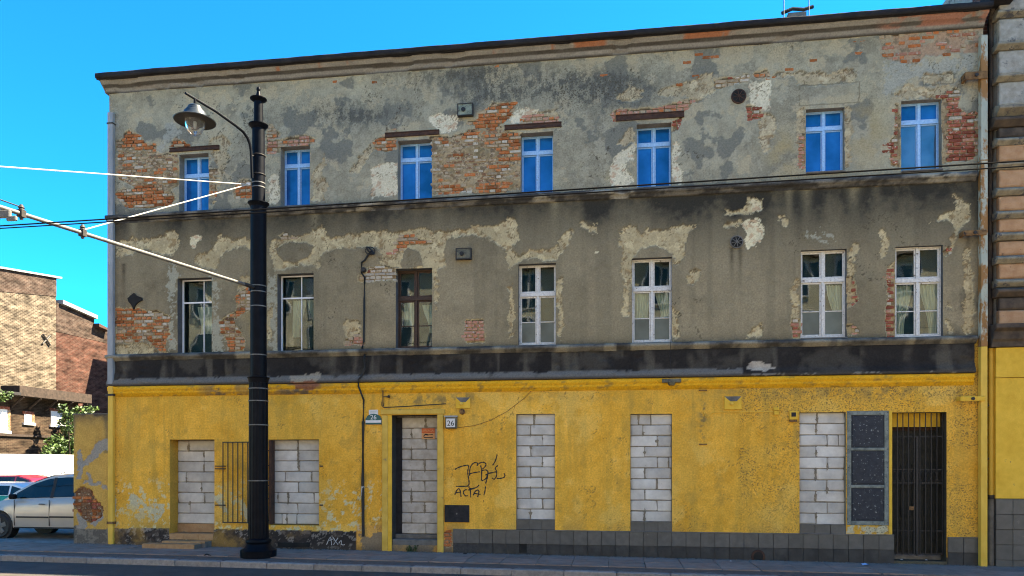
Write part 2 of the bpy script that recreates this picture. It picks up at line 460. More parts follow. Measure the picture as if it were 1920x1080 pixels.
M['box_dark'] = mat('weathered_box', (0.05, 0.05, 0.04), (0.16, 0.15, 0.10), 9, 0.7, 0.3, spots=((0.17, 0.09, 0.04), 9, 0.6))
M['box_green'] = mat('weathered_green_box', (0.10, 0.12, 0.09), (0.26, 0.29, 0.22), 9, 0.7, 0.3, spots=((0.06, 0.05, 0.03), 10, 0.58))
M['dark'] = mat('dark_interior', (0.012, 0.011, 0.01), (0.02, 0.019, 0.017), 5, 0.95, 0.1)
M['white'] = mat('white_plate', (0.52, 0.53, 0.52), (0.62, 0.62, 0.61), 8, 0.5, 0.02)
M['green_plate'] = mat('green_enamel', (0.004, 0.075, 0.075), (0.006, 0.09, 0.09), 8, 0.35, 0.02)
M['orange_plate'] = mat('orange_red_print', (0.50, 0.09, 0.025), (0.6, 0.13, 0.04), 9, 0.6, 0.05)
M['tan_plate'] = mat('faded_orange_print', (0.55, 0.27, 0.11), (0.62, 0.34, 0.16), 9, 0.6, 0.05)
M['ink'] = mat('black_ink', (0.012, 0.012, 0.014), (0.02, 0.02, 0.022), 30, 0.7, 0.05)
M['chalk'] = mat('pale_scratch', (0.35, 0.34, 0.33), (0.45, 0.44, 0.42), 30, 0.9, 0.1)
M['door_black'] = mat('black_blistered_panel', (0.012, 0.016, 0.024), (0.024, 0.03, 0.04), 10, 0.6, 0.3, spots=((0.26, 0.28, 0.28), 17, 0.60))
M['door_grey'] = mat('peeling_grey_frame', (0.09, 0.105, 0.095), (0.23, 0.25, 0.215), 8, 0.8, 0.3, spots=((0.07, 0.07, 0.06), 9, 0.6))
M['old_door'] = mat('grimy_green_door', (0.018, 0.018, 0.014), (0.036, 0.034, 0.026), 7, 0.8, 0.3, spots=((0.10, 0.09, 0.06), 9, 0.7))
M['slab'] = mat('pavement_slab', (0.185, 0.128, 0.098), (0.26, 0.188, 0.15), 3.5, 0.9, 0.3, rand=0.12, spots=((0.10, 0.10, 0.10), 5, 0.62), bscale=70)
M['asphalt'] = mat('pavement_asphalt', (0.09, 0.064, 0.05), (0.13, 0.094, 0.078), 6, 0.9, 0.5, bscale=120)
M['road'] = mat('road_asphalt', (0.046, 0.037, 0.031), (0.072, 0.059, 0.05), 2.0, 0.85, 0.4, bscale=140)
M['kerb'] = mat('granite_kerb', (0.19, 0.165, 0.145), (0.28, 0.245, 0.215), 14, 0.9, 0.4, rand=0.1)
M['yard'] = mat('yard_gravel', (0.16, 0.145, 0.13), (0.30, 0.28, 0.25), 4, 0.95, 0.6, bscale=60)
M['stone_grey'] = mat('weathered_grey_stone', (0.24, 0.22, 0.18), (0.36, 0.34, 0.29), 7, 0.95, 0.6, spots=((0.11, 0.11, 0.11), 3, 0.58))
M['stone_orange'] = mat('orange_render', (0.36, 0.19, 0.095), (0.45, 0.27, 0.15), 6, 0.95, 0.5, spots=((0.17, 0.10, 0.06), 5, 0.62))
M['stone_ledge'] = mat('sooty_ledge', (0.14, 0.125, 0.095), (0.27, 0.24, 0.175), 6, 0.95, 0.5, spots=((0.07, 0.07, 0.075), 4, 0.56))
M['stone_dark'] = mat('soot_black_moulding', (0.045, 0.035, 0.028), (0.10, 0.075, 0.055), 5, 0.95, 0.4)
M['brick_party'] = brickwall_mat('party_wall_brick', (0.20, 0.075, 0.05), (0.13, 0.055, 0.05), (0.24, 0.20, 0.17), axis='XZ')
M['cream_brick'] = brickwall_mat('cream_gable_brick', (0.088, 0.064, 0.045), (0.026, 0.018, 0.014), (0.165, 0.138, 0.105), smear=0.75)
M['cap_brick'] = brickwall_mat('sooty_parapet_brick', (0.045, 0.026, 0.02), (0.028, 0.018, 0.015), (0.08, 0.062, 0.05), smear=0.6)
M['orange_brick'] = brickwall_mat('orange_gable_brick', (0.062, 0.023, 0.016), (0.032, 0.014, 0.011), (0.085, 0.052, 0.04), smear=0.5)
M['shed_brick'] = brickwall_mat('brown_shed_brick', (0.038, 0.022, 0.015), (0.02, 0.013, 0.01), (0.07, 0.052, 0.036), smear=0.7)
M['timber'] = mat('charred_timber', (0.02, 0.014, 0.011), (0.05, 0.034, 0.026), 8, 0.9, 0.4)
M['fence'] = mat('white_fence_board', (0.78, 0.78, 0.76), (0.82, 0.82, 0.8), 3, 0.6, 0.05)
M['post'] = mat('grey_fence_post', (0.2, 0.2, 0.19), (0.28, 0.28, 0.26), 8, 0.7, 0.1)
M['opp_wall'] = mat('cream_street_render', (0.62, 0.57, 0.44), (0.74, 0.68, 0.53), 1.5, 0.9, 0.2)
M['opp_roof'] = mat('brown_roof', (0.08, 0.065, 0.055), (0.12, 0.095, 0.08), 6, 0.9, 0.3)

# ================================================================ FACADE DATA (traced on the facade plane Y = 0)
XL, XR = P(205, 600).x, P(1844, 500).x
def rect(xl, xr, yt, yb):
    xc = (xl + xr) / 2; ym = (yt + yb) / 2
    return (P(xl, ym).x, P(xr, ym).x, P(xc, yb).z, P(xc, yt).z)
TOP_W = [rect(*q) for q in [(336, 391, 288, 397), (526, 581, 274, 386), (746, 810, 262, 375), (976, 1037, 248, 363), (1194, 1259, 231, 351), (1511, 1584, 203, 322), (1690, 1766, 187, 319)]]
MID_W = [rect(*q) for q in [(333, 397, 521, 665), (520, 588, 513, 660), (742, 811, 503, 653), (972, 1042.5, 493, 647), (1185, 1261, 483, 642), (1501.5, 1588, 468, 633), (1679, 1768, 461, 632)]]
GRD = dict(g1=rect(318.6, 402, 824, 1004), g2=rect(504, 598, 824, 985), g3=rect(735, 820, 777, 1022), g4=rect(968, 1040.5, 776, 993),
           g5=rect(1182, 1260, 776, 997), g6=rect(1499, 1586, 773, 1003), g7=rect(1587.5, 1666.7, 770, 985), g8=rect(1672.6, 1774.5, 773, 1052))
OPENINGS = [(o, 0.24) for o in TOP_W] + [(o, 0.24) for o in MID_W] + [(GRD['g1'], 0.36), (GRD['g2'], 0.20), (GRD['g3'], 0.40), (GRD['g4'], 0.12), (GRD['g5'], 0.12), (GRD['g6'], 0.10), (GRD['g7'], 0.06), (GRD['g8'], 0.5)]

BR = []   # (polygon, palette) where brickwork lies open
def br(pal, *pts): BR.append((list(pts), pal))
br('mixed', (220,265),(232,258),(233,252),(243,245),(252,250),(265,255),(270,265),(290,270),(291,282),(307,288),(333,290),(335,347),(320,352),(328,372),(315,388),(293,387),(273,390),(250,391),(233,385),(225,372),(218,363),(222,357),(250,355),(252,347),(222,338),(218,320),(220,290))
br('pale', (391,315),(403,318),(404,330),(400,345),(403,352),(391,352))
br('orange', (391,350),(403,350),(408,365),(402,372),(391,368))
br('orange', (322,270),(330,255),(337,262),(358,272),(340,278),(322,277))
br('mixed', (440,352),(450,340),(472,337),(476,375),(441,373))
br('orange', (499,236),(508,237),(522,248),(524,258),(500,258))
br('pink', (499,258),(520,266),(575,256),(593,262),(590,268),(545,272),(524,280),(524,288),(500,290))
br('orange', (703,265),(712,258),(722,253),(746,262),(746,280),(722,284),(710,282),(703,280))
br('pink', (724,246),(740,239),(752,244),(752,250),(724,250))
br('pale', (804,257),(816,257),(849,254),(867,250),(876,245),(890,242),(888,236),(874,233),(877,227),(895,224),(895,210),(914,201),(923,190),(937,194),(967,192),(964,206),(955,220),(937,233),(946,236),(946,247),(978,247),(979,259),(976,321),(976,358),(948,361),(899,363),(853,361),(826,363),(811,366),(811,333),(811,328),(811,303),(807,264))
br('pink', (980,224),(1000,214),(1045,220),(1050,228),(1000,236),(978,236))
br('pink', (1146,216),(1160,206),(1215,204),(1285,189),(1297,187),(1292,202),(1282,208),(1160,218),(1155,224))
br('red', (1150,215),(1160,207),(1160,230),(1152,228))
br('red', (1262,225),(1280,220),(1274,240),(1262,246))
br('pink', (1645,48),(1662,38),(1692,40),(1692,60),(1680,66),(1655,62))
br('red', (1767,182),(1790,165),(1800,172),(1795,205),(1812,215),(1825,208),(1835,215),(1835,290),(1815,300),(1790,303),(1767,306))
br('red', (1680,192),(1686,195),(1690,225),(1690,314),(1672,310),(1670,270),(1680,255),(1678,215))
br('pink', (1501,250),(1510,250),(1510,312),(1500,315))
br('white', (1339,152),(1365,145),(1403,141),(1403,152),(1380,157),(1345,168),(1340,162))
br('orange', (1413,140),(1440,133),(1446,145),(1420,150))
br('red', (1402,200),(1412,198),(1425,208),(1425,224),(1404,226))
br('red', (1795,20),(1852,16),(1852,34),(1820,40))
br('mixed2', (217,577),(239,579),(256,577),(274,584),(293,584),(311,592),(318,597),(318,621),(315,636),(309,651),(311,658),(300,666),(298,653),(283,649),(280,640),(261,638),(239,642),(217,640),(216,601))
br('mixed2', (447,548),(455,542),(474,541),(474,578),(455,588),(440,600),(445,615),(456,640),(455,655),(430,660),(425,640),(418,625),(415,605),(425,592),(442,585),(442,560))
br('orange', (524,442),(540,437),(548,446),(530,451))
br('orange', (742,450),(755,442),(780,439),(775,448),(812,455),(800,459),(765,458),(745,468))
br('pink', (734,474),(742,468),(752,462),(755,466),(740,477))
br('white', (687,501),(742,501),(742,528),(685,528),(672,525),(672,515),(687,514))
br('pink', (645,638),(665,632),(678,624),(680,648),(648,649))
br('pinkblock', (873,601),(905,597),(906,641),(873,641))
br('red', (1588,520),(1600,515),(1605,535),(1608,565),(1600,572),(1588,575))
br('red', (1588,612),(1600,608),(1610,618),(1608,625),(1588,628))
br('red', (1486,598),(1501,600),(1501,632),(1486,632))
br('red', (1664,520),(1679,490),(1679,632),(1660,632))
br('red', (1769,470),(1780,462),(1783,475),(1769,480))
br('orange', (835,1000),(846,995),(848,1022),(836,1024))
SPARSE = [[(1644,45),(1660,36),(1700,36),(1735,32),(1760,24),(1790,22),(1835,18),(1852,16),(1852,64),(1838,66),(1838,95),(1800,100),(1735,105),(1722,118),(1690,118),(1660,112),(1650,100),(1650,70)]]
ORANGE_Z = [[(218,268),(232,250),(245,243),(268,255),(292,268),(293,283),(218,273)], [(220,286),(234,286),(234,303),(220,302)], [(216,360),(245,354),(282,340),(303,365),(330,372),(315,391),(230,389)],
            [(895,212),(914,200),(937,192),(969,192),(957,222),(937,238),(892,242),(874,236),(875,226),(895,224)], [(867,250),(894,249),(894,269),(867,269)], [(903,254),(980,246),(979,292),(938,288),(903,264)],
            [(820,256),(843,262),(834,273),(818,269)], [(918,309),(953,309),(953,318),(918,318)], [(905,324),(942,322),(942,331),(905,331)], [(898,345),(946,341),(950,363),(898,364)], [(824,349),(873,347),(873,364),(824,364)],
            [(925,295),(978,295),(978,303),(925,303)], [(834,308),(858,308),(858,315),(834,315)], [(440,355),(476,355),(476,376),(440,376)], [(216,576),(275,578),(290,600),(216,606)], [(280,640),(312,640),(312,668),(280,668)],
            [(425,635),(460,630),(460,662),(425,662)], [(1735,60),(1800,40),(1800,85),(1730,100)], [(1660,78),(1700,76),(1700,108),(1660,106)]]
SINGLE_BRICKS = [(628,155),(702,155),(440,158),(930,124),(1132,140),(1205,93),(1290,84),(1310,101),(1324,108),(1340,108),(1340,104),(1288,119),(1304,140),(1274,156),(1434,69),(1499,71),(1578,65),(1605,82),(1618,81),(1610,97),(1525,111),(1330,107),(1695,115),(1718,113),(1775,104),(1480,133)]

BEIGE = [
 [(215,455),(232,450),(245,443),(258,445),(268,448),(300,444),(318,432),(333,434),(336,460),(328,472),(310,478),(290,472),(262,470),(240,475),(215,490)],
 [(403,455),(413,430),(420,442),(440,448),(470,450),(476,470),(445,463),(420,470),(410,490),(405,508),(388,502),(360,488),(375,475),(395,478)],
 [(500,455),(520,452),(545,445),(580,440),(592,424),(600,430),(606,421),(612,440),(622,444),(650,440),(690,432),(730,434),(738,440),(750,432),(790,428),(830,432),(880,430),(920,425),(960,422),(968,408),(972,425),(960,440),(920,438),(880,444),(840,446),(836,455),(834,475),(832,500),(820,508),(822,580),(815,590),(811,510),(755,500),(728,503),(705,498),(712,490),(722,475),(715,465),(680,466),(650,466),(610,470),(600,480),(600,505),(585,500),(540,500),(525,505),(512,500),(505,480)],
 [(880,424),(935,422),(958,408),(968,410),(960,425),(970,432),(972,450),(960,458),(955,470),(975,478),(1000,470),(1030,468),(1040,462),(1058,438),(1075,432),(1070,442),(1060,460),(1055,480),(1042,492),(1000,484),(968,490),(962,505),(955,505),(950,468),(930,455),(880,440)],
 [(953,535),(960,530),(966,560),(962,630),(955,640),(952,600)], [(1046,520),(1056,518),(1054,545),(1056,560),(1052,620),(1055,635),(1044,640)],
 [(1085,416),(1100,414),(1112,420),(1125,414),(1120,430),(1110,436),(1100,425),(1088,425)],
 [(1160,437),(1170,424),(1190,422),(1200,432),(1208,442),(1215,420),(1222,430),(1240,432),(1270,422),(1300,420),(1305,428),(1292,435),(1286,455),(1280,475),(1275,492),(1265,498),(1262,480),(1245,465),(1220,462),(1200,470),(1188,482),(1186,500),(1180,560),(1178,590),(1170,590),(1168,520),(1166,470)],
 [(1262,575),(1272,585),(1275,620),(1280,632),(1262,636)], [(1288,510),(1312,500),(1314,512),(1303,530),(1290,533)],
 [(1350,398),(1400,392),(1405,375),(1400,360),(1410,372),(1430,373),(1430,398),(1415,398),(1400,402),(1355,405)],
 [(1350,428),(1365,418),(1400,410),(1395,420),(1375,430)], [(1452,402),(1465,404),(1480,410),(1480,425),(1472,425)],
 [(1650,420),(1660,430),(1668,460),(1660,488),(1652,480)], [(1740,418),(1765,400),(1800,392),(1783,360),(1800,370),(1820,385),(1818,410),(1800,430),(1790,460),(1780,500),(1778,480),(1790,430),(1785,408),(1760,412)],
 [(1593,460),(1605,450),(1608,465),(1600,490),(1605,520),(1588,520)], [(1484,520),(1496,510),(1498,600),(1485,600)], [(1662,500),(1675,490),(1679,500),(1672,545),(1660,560)],
 [(1393,632),(1428,600),(1430,632)], [(1806,470),(1822,470),(1826,628),(1808,628)], [(1775,565),(1783,565),(1783,580),(1775,580)], [(1775,600),(1786,600),(1786,628),(1775,628)],
 [(583,345),(600,300),(612,270),(605,330),(618,345),(605,375),(585,380)], [(655,320),(670,300),(700,268),(702,290),(690,300),(672,325),(660,330)],
 [(1160,262),(1180,240),(1192,235),(1192,262),(1175,275),(1162,278)], [(1150,180),(1195,165),(1210,170),(1190,185),(1165,190)],
 [(1225,172),(1290,150),(1338,135),(1345,175),(1300,195),(1290,185),(1240,180)], [(1425,210),(1450,215),(1455,235),(1440,270),(1437,290),(1425,280),(1420,245)],
 [(1480,145),(1500,135),(1560,135),(1600,130),(1610,145),(1605,155),(1500,160)], [(1495,200),(1508,198),(1511,320),(1497,318)], [(1584,200),(1596,195),(1598,300),(1584,318)],
 [(1677,180),(1700,158),(1715,168),(1780,160),(1785,170),(1765,184),(1690,187)], [(1730,138),(1790,134),(1790,156),(1730,160)],
 [(391,290),(425,285),(430,300),(415,318),(412,345),(405,390),(395,392),(404,345),(404,315)], [(395,262),(425,255),(432,268),(420,284),(395,284)],
 [(1767,215),(1779,222),(1779,302),(1767,304)], [(1625,125),(1645,115),(1640,128)], [(1460,150),(1476,146),(1470,135),(1440,145)],
 [(645,604),(680,604),(680,630),(645,636)], [(440,545),(446,520),(474,515),(476,545)], [(500,580),(512,560),(508,640),(500,640)],
 [(1400,60),(1440,50),(1450,75),(1420,85),(1395,80)], [(1000,210),(1042,206),(1050,222),(1000,224)], [(216,650),(262,640),(300,660),(215,668)],
]
GREY_ISLAND = [[(515,470),(545,452),(560,456),(588,462),(575,485),(550,492),(530,490)], [(752,500),(756,470),(762,464),(788,472),(795,500)], [(1190,480),(1205,468),(1230,463),(1250,468),(1260,482)]]
WHITE = [
 [(700,315),(715,308),(746,306),(746,372),(697,372)], [(503,330),(515,322),(526,335),(526,385),(505,385)], [(797,222),(830,212),(860,215),(862,230),(845,252),(825,250),(815,240)],
 [(955,225),(965,210),(1000,200),(1012,205),(1012,215),(985,220),(965,232)], [(1146,320),(1155,290),(1180,275),(1190,262),(1192,300),(1175,305),(1178,320),(1190,340),(1185,350),(1145,350)],
 [(1262,262),(1275,265),(1278,285),(1268,300),(1282,330),(1275,345),(1260,345)], [(1405,148),(1420,155),(1447,150),(1445,190),(1440,210),(1420,205),(1407,195)],
 [(358,445),(364,440),(378,443),(368,464),(358,463)], [(1390,420),(1400,414),(1425,414),(1434,430),(1430,450),(1415,465),(1395,470),(1395,450),(1400,435)],
 [(1408,374),(1425,373),(1429,396),(1412,397)], [(1110,470),(1114,462),(1120,466),(1116,480)],
]
PALEGREY = [
 [(305,235),(325,225),(345,240),(338,262),(318,265),(300,285),(306,292),(292,285),(295,270),(308,255)], [(312,490),(330,488),(333,520),(325,570),(333,660),(318,662),(318,590)],
 [(397,500),(405,520),(404,600),(422,605),(420,660),(398,664)], [(500,520),(520,515),(522,655),(503,660)], [(228,650),(262,640),(283,650),(280,662),(240,664)],
 [(1505,438),(1565,436),(1562,448),(1510,450)], [(1660,120),(1740,112),(1835,100),(1830,130),(1700,150),(1655,180)], [(215,225),(226,228),(226,248),(216,250)],
]
TAN = [(1625,245,45,60), (1468,285,32,50), (1120,330,40,22), (480,590,25,35)]
DARKB = [(660,215,80,25,.8), (870,140,110,30,.7), (1110,165,120,35,1.0), (920,180,70,20,.6), (1330,70,150,30,.35), (255,300,30,60,.25)]

def raster(polys, blur=2):
    """the traced patches on a half-size grid of the facade drawing, slightly blurred"""
    yy, xx = np.mgrid[0:560, 0:970]
    m = np.zeros(xx.shape, bool)
    for p in polys: m |= inpoly(xx * 2.0, yy * 2.0, p)
    f = m.astype(float)
    for _ in range(2):
        for ax in (0, 1): f = sum(np.roll(f, k, ax) for k in range(-blur, blur + 1)) / (2 * blur + 1)
    return f
FIELDS = {}
def ragged(key, polys, a, b_, noise, k=.75, blur=2):
    if key not in FIELDS: FIELDS[key] = raster(polys, blur)
    f = FIELDS[key]
    u = np.clip(a / 2, 0, 968.9); v = np.clip(b_ / 2, 0, 558.9)
    iu, iv = u.astype(int), v.astype(int); fu, fv = u - iu, v - iv
    s_ = (f[iv, iu] * (1 - fu) + f[iv, iu + 1] * fu) * (1 - fv) + (f[iv + 1, iu] * (1 - fu) + f[iv + 1, iu + 1] * fu) * fv
    return (s_ + k * (noise - .5) * (s_ > .02)) > .5

def facade(X, Z, relief=True):
    """albedo and depth (metres into the wall) of the coats on the facade at (X, Z)"""
    px, py = proj(X, Z)
    n = X.shape
    w1 = (fbm(X * 3.2, Z * 3.2, 3, 4) - .5) * 26; w2 = (fbm(X * 3.2, Z * 3.2, 91, 4) - .5) * 26
    qx, qy = px + w1, py + w2
    qx2, qy2 = px + w1 * .45, py + w2 * .45
    rag = .55 * fbm(X * 7, Z * 7, 501, 5, .65) + .45 * fbm(X * 19, Z * 19, 505, 3, .6)
    rag = .5 + (rag - .5) * 2.2
    pit = np.zeros(n)
    def mask(polys, a=qx, b=qy):
        if polys is BEIGE: return ragged('b', polys, a, b, rag)
        if polys is WHITE: return ragged('w', polys, a, b, rag)
        if polys is PALEGREY: return ragged('p', polys, a, b, rag, 1.0, 3)
        m = np.zeros(n, bool)
        for p in polys: m |= inpoly(a, b, p)
        return m
    big = fbm(X * .55, Z * .55, 5, 5); med = fbm(X * 2.2, Z * 2.2, 21, 5, .6); fin = fbm(X * 9, Z * 9, 33, 4, .6)
    streak = fbm(X * 5.5, Z * .35, 41, 4); streak2 = fbm(X * 2.0, Z * .25, 47, 3)
    col = np.zeros(n + (3,)); dep = np.zeros(n)
    def lay(m, c, k=1.0):
        m = np.clip(m * k, 0, 1)[..., None]
        col[...] = col * (1 - m) + np.asarray(c) * m
    top = Z > 7.95; mid = (Z <= 7.95) & (Z > 4.6); low = Z <= 4.6
    # ---- top floor: grey render over beige undercoat, mottled
    g = np.stack([.245 + .10 * (big - .5) + .14 * (med - .5) + .12 * (fin - .5), .238 + .10 * (big - .5) + .135 * (med - .5) + .12 * (fin - .5), .20 + .08 * (big - .5) + .10 * (med - .5) + .10 * (fin - .5)], -1)
    b = np.stack([.19 + .12 * (big - .5) + .08 * (med - .5) + .06 * (fin - .5), .168 + .105 * (big - .5) + .07 * (med - .5) + .055 * (fin - .5), .135 + .085 * (big - .5) + .055 * (med - .5) + .045 * (fin - .5)], -1)
    col[top] = g[top]; col[mid] = b[mid]
    mo = fbm(X * 2.6, Z * 2.6, 61, 6, .62)
    zone = .45 * np.exp(-((px - 340) / 190) ** 2 - ((py - 215) / 55) ** 2) + .5 * np.exp(-((px - 1400) / 330) ** 2 - ((py - 100) / 45) ** 2) + .38 * np.exp(-((px - 560) / 150) ** 2 - ((py - 190) / 40) ** 2)
    mot = sstep(.585, .605, mo + .17 * zone - .02) * top
    lay(mot, (.325, .295, .23), .85); dep += .004 * mot
    lay(sstep(.60, .64, fbm(X * 4, Z * 4, 71, 5, .65)) * top, (.30, .295, .255), .6)
    lay(sstep(.40, .36, fbm(X * 1.6, Z * 1.6, 75, 5, .6)) * top, (.12, .128, .128), .8)
    dk = np.zeros(n)
    for (cx, cy, sx, sy, a) in DARKB: dk += a * np.exp(-((px - cx) / sx) ** 2 - ((py - cy) / sy) ** 2)
    sp = sstep(.50, .64, fbm(X * 13, Z * 8, 81, 4, .7) + .14 * np.clip(dk, 0, 1.2) - .03)
    lay(sp * np.clip(dk * 1.4, 0, 1) * top, (.055, .06, .062), .85)
    lay(np.clip(dk, 0, 1) * (.4 + streak) * top, (.09, .095, .097), .6)
    # ---- middle floor stains
    lay(sstep(.52, .75, streak) * mid, (.12, .108, .09), .4); lay(sstep(.55, .8, 1 - streak2) * mid, (.195, .175, .14), .45)
    lay(sstep(.62, .7, fbm(X * 7, Z * 7, 87, 5, .7)) * mid, (.20, .185, .155), .3)
    # ---- soot below the upper band
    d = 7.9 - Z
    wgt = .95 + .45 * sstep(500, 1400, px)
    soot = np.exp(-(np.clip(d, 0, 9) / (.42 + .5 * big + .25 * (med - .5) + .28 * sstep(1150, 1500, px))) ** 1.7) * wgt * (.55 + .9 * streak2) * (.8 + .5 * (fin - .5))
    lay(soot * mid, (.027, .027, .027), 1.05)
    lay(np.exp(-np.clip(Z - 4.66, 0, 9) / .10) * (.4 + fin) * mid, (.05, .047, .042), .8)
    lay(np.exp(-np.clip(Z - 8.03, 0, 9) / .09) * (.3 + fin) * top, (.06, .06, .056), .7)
    for (x0, w) in [(1512, 10), (1600, 12), (590, 9), (250, 8), (1040, 9), (1480, 7)]:
        lay(np.exp(-((px - x0) / w) ** 2) * np.exp(-np.clip(d, 0, 9) / .6) * mid * (.3 + fin), (.21, .19, .15), .8)
    for (x0, w, y0) in [(1372, 4, 470), (1388, 4, 470), (1815, 5, 440), (232, 4, 500), (1318, 4, 735)]:
        lay(np.exp(-((px - x0) / w) ** 2) * np.exp(-np.clip(py - y0, 0, 900) / 40) * (py > y0 - 6) * (.5 + fin), (.04, .035, .03), .8)
    lay(sstep(1770, 1812, px) * sstep(.42, .62, fbm(X * 2.4, Z * 1.0, 93, 5, .65)) * mid, (.055, .052, .048), .75)
    for (cx, cy, sx, sy) in TAN:
        lay(np.exp(-((px - cx) / sx) ** 2 - ((py - cy) / sy) ** 2) * sstep(.35, .65, med), (.27, .22, .125), .7)
    # ---- coats that have come off
    pg = mask(PALEGREY, qx2, qy2); lay(pg & (fin > .33), (.27, .285, .28), .75); dep += .006 * pg * (fin - .3) * 2
    edge = mask(BEIGE, qx2 + 2.2, qy2 + 2.2) & ~mask(BEIGE, qx2, qy2)
    m = mask(BEIGE, qx2, qy2) & ~mask(GREY_ISLAND, qx2, qy2)
    lay(m, (.315, .275, .205)); col[m] *= (.66 + .5 * med[m] + .24 * fin[m])[..., None]; dep[m] += .020 + .014 * (fin[m] - .5)
    hl = m & (fbm(X * 6, Z * 6, 113, 4, .6) > .61); lay(hl, (.42, .375, .285), .8)
    chip = m & (fbm(X * 8, Z * 8, 117, 4, .65) > .66); lay(chip, (.20, .15, .10), .8); dep[chip] += .008
    lip = m & ~mask(BEIGE, qx2, qy2 - 1.9); lay(lip & (med > .42), (.07, .06, .048), .75)  # shade under the plaster lip, painted along the upper edge of each patch
    lip = mask(BEIGE, qx2, qy2 - 1.9) & ~m & ~mask(GREY_ISLAND, qx2, qy2); lay(lip & (fin > .45), (.30, .27, .215), .55)
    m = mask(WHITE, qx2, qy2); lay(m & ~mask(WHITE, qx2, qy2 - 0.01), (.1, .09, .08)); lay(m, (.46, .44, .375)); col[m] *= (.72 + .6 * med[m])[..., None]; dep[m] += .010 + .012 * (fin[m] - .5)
    chip = m & (fbm(X * 7, Z * 9, 119, 4, .65) > .63); lay(chip, (.36, .24, .18), .7)
    # cracks running through the plaster
    r1 = np.abs(fbm(X * 1.3, Z * 1.3, 521, 6, .6) - .5); r2 = np.abs(fbm(X * 3.1, Z * 2.6, 531, 5, .6) - .5)
    where = sstep(.52, .60, fbm(X * .6, Z * .6, 541, 3))
    ck = (r1 < .0045) * where * (Z > 4.6); lay(ck, (.06, .052, .042), .85)
    ck = (r2 < .011) * (m | (mask(BEIGE, qx2, qy2))); lay(ck, (.12, .095, .065), .75)
    for (xl, xr, yt, yb) in [(1497, 1612, 156, 196), (1731, 1790, 138, 158), (1502, 1566, 436, 450)]:
        wx, wy = px + (fin - .5) * 3, py + (px - (xl + xr) / 2) * .065 + (fin - .5) * 3
        ring = (wx > xl) & (wx < xr) & (wy > yt) & (wy < yb) & ~((wx > xl + 2.2) & (wx < xr - 2.2) & (wy > yt + 2.2) & (wy < yb - 2.2))
        lay(ring, (.13, .115, .085), .7)
    # ---- ground floor paint
    yl = np.stack([.60 + .18 * (big - .5) + .18 * (med - .5) + .14 * (fin - .5), .325 + .12 * (big - .5) + .13 * (med - .5) + .09 * (fin - .5), .06 + .03 * (big - .5) + .05 * (med - .5) + .03 * (fin - .5)], -1)
    col[low] = yl[low]
    lay(sstep(.53, .75, streak) * low, (.40, .25, .055), .4); lay(sstep(.58, .74, fbm(X * 3.2, Z * 2.4, 123, 6, .66)) * low, (.34, .215, .06), .5)
    lay(np.exp(-np.clip(3.66 - Z, 0, 9) / .18) * (fin > .3) * low, (.36, .225, .04), .4)
    for (cx, cy, sx, sy, a) in [(810, 750, 60, 10, .9), (870, 745, 30, 10, .7), (1318, 780, 7, 48, .95), (1420, 735, 60, 14, .5), (1640, 735, 200, 16, .5), (1050, 745, 90, 10, .3), (640, 735, 40, 9, .5), (1500, 830, 12, 30, .5)]:
        lay(np.clip(a * np.exp(-((px - cx) / sx) ** 2 - ((py - cy) / sy) ** 2) * sstep(.40, .62, fin + .1 * (med - .5)) * 1.6, 0, 1) * low, (.13, .105, .07), .85)
    sp_ = fbm(X * 2.2, Z * 1.4, 551, 5, .65); dr_ = fbm(X * 7, Z * .45, 555, 4, .6)
    lay(np.exp(-np.clip(Z - .45, 0, 9) / .32) * sstep(.42, .68, sp_) * low, (.27, .19, .085), .75)
    lay(sstep(.56, .74, dr_) * np.clip((Z - .6) / 3, .15, 1) * low, (.33, .215, .06), .55)
    lay(sstep(.60, .70, fbm(X * .9, Z * .9, 561, 6, .62)) * low, (.66, .44, .15), .45)
    lay((np.abs(fbm(X * 1.1, Z * 1.6, 565, 6, .6) - .5) < .004) * low * (sp_ > .48), (.16, .11, .05), .7)
    rough = low & (px > 1387 + 3 * (fin - .5))
    pit = np.where(rough, .65 * sstep(.25, .55, fbm(X * 1.5, Z * 1.5, 133, 4) + .25 * np.exp(-((py - 735) / 25) ** 2)), 0)
    lay(rough * sstep(.35, .65, med), (.46, .28, .07), .35)
    dep += np.where(rough, -.008, 0)
    pl = mask([[(236,950),(246,938),(262,932),(270,945),(290,935),(303,945),(302,965),(285,974),(268,962),(266,978),(256,982),(250,965)], [(213,930),(222,935),(224,955),(213,960)], [(1592,988),(1610,984),(1640,990),(1666,985),(1668,1003),(1590,1003)], [(318,905),(330,908),(332,945),(320,948)], [(410,930),(420,935),(418,960),(408,950)], [(460,950),(470,955),(468,980),(458,975)]])
    lay(pl * (fin > .42) * low, (.36, .37, .36), .85); dep += .003 * pl * low
    w = np.exp(-np.clip(py - 930, -200, 0) ** 2 / 900) * (py < 995) * (px < 720)
    lay((fbm(X * 8, Z * 8, 141, 5, .7) > .60 + .1 * (1 - w)) * low * w * (px < 720), (.46, .43, .34), .9)
    # tarred plinth on the left, bare plaster beside the door
    plz = (Z < P(300, 991).z + .02 * (fin - .5)) & (px < 668)
    lay(plz, (.032, .029, .028)); lay(plz & (fbm(X * 10, Z * 12, 151, 5, .7) > .625 - .10 * sstep(P(300, 1003).z, P(300, 993).z, Z)), (.22, .21, .20), .8); lay(plz & (med > .62), (.075, .06, .05), .6)
    dep[plz] -= .035
    dr = (Z < .62) & (px >= 668) & (px < 850) & ~plz
    lay(dr & (fbm(X * 3, Z * 3, 161, 5) > .40 + .5 * sstep(.35, .62, Z)), (.19, .165, .125), .95); dep += .010 * dr * (med - .3)
    lay((Z < .28) * low * (px < 850) * sstep(.28, .0, Z), (.06, .055, .05), .6)
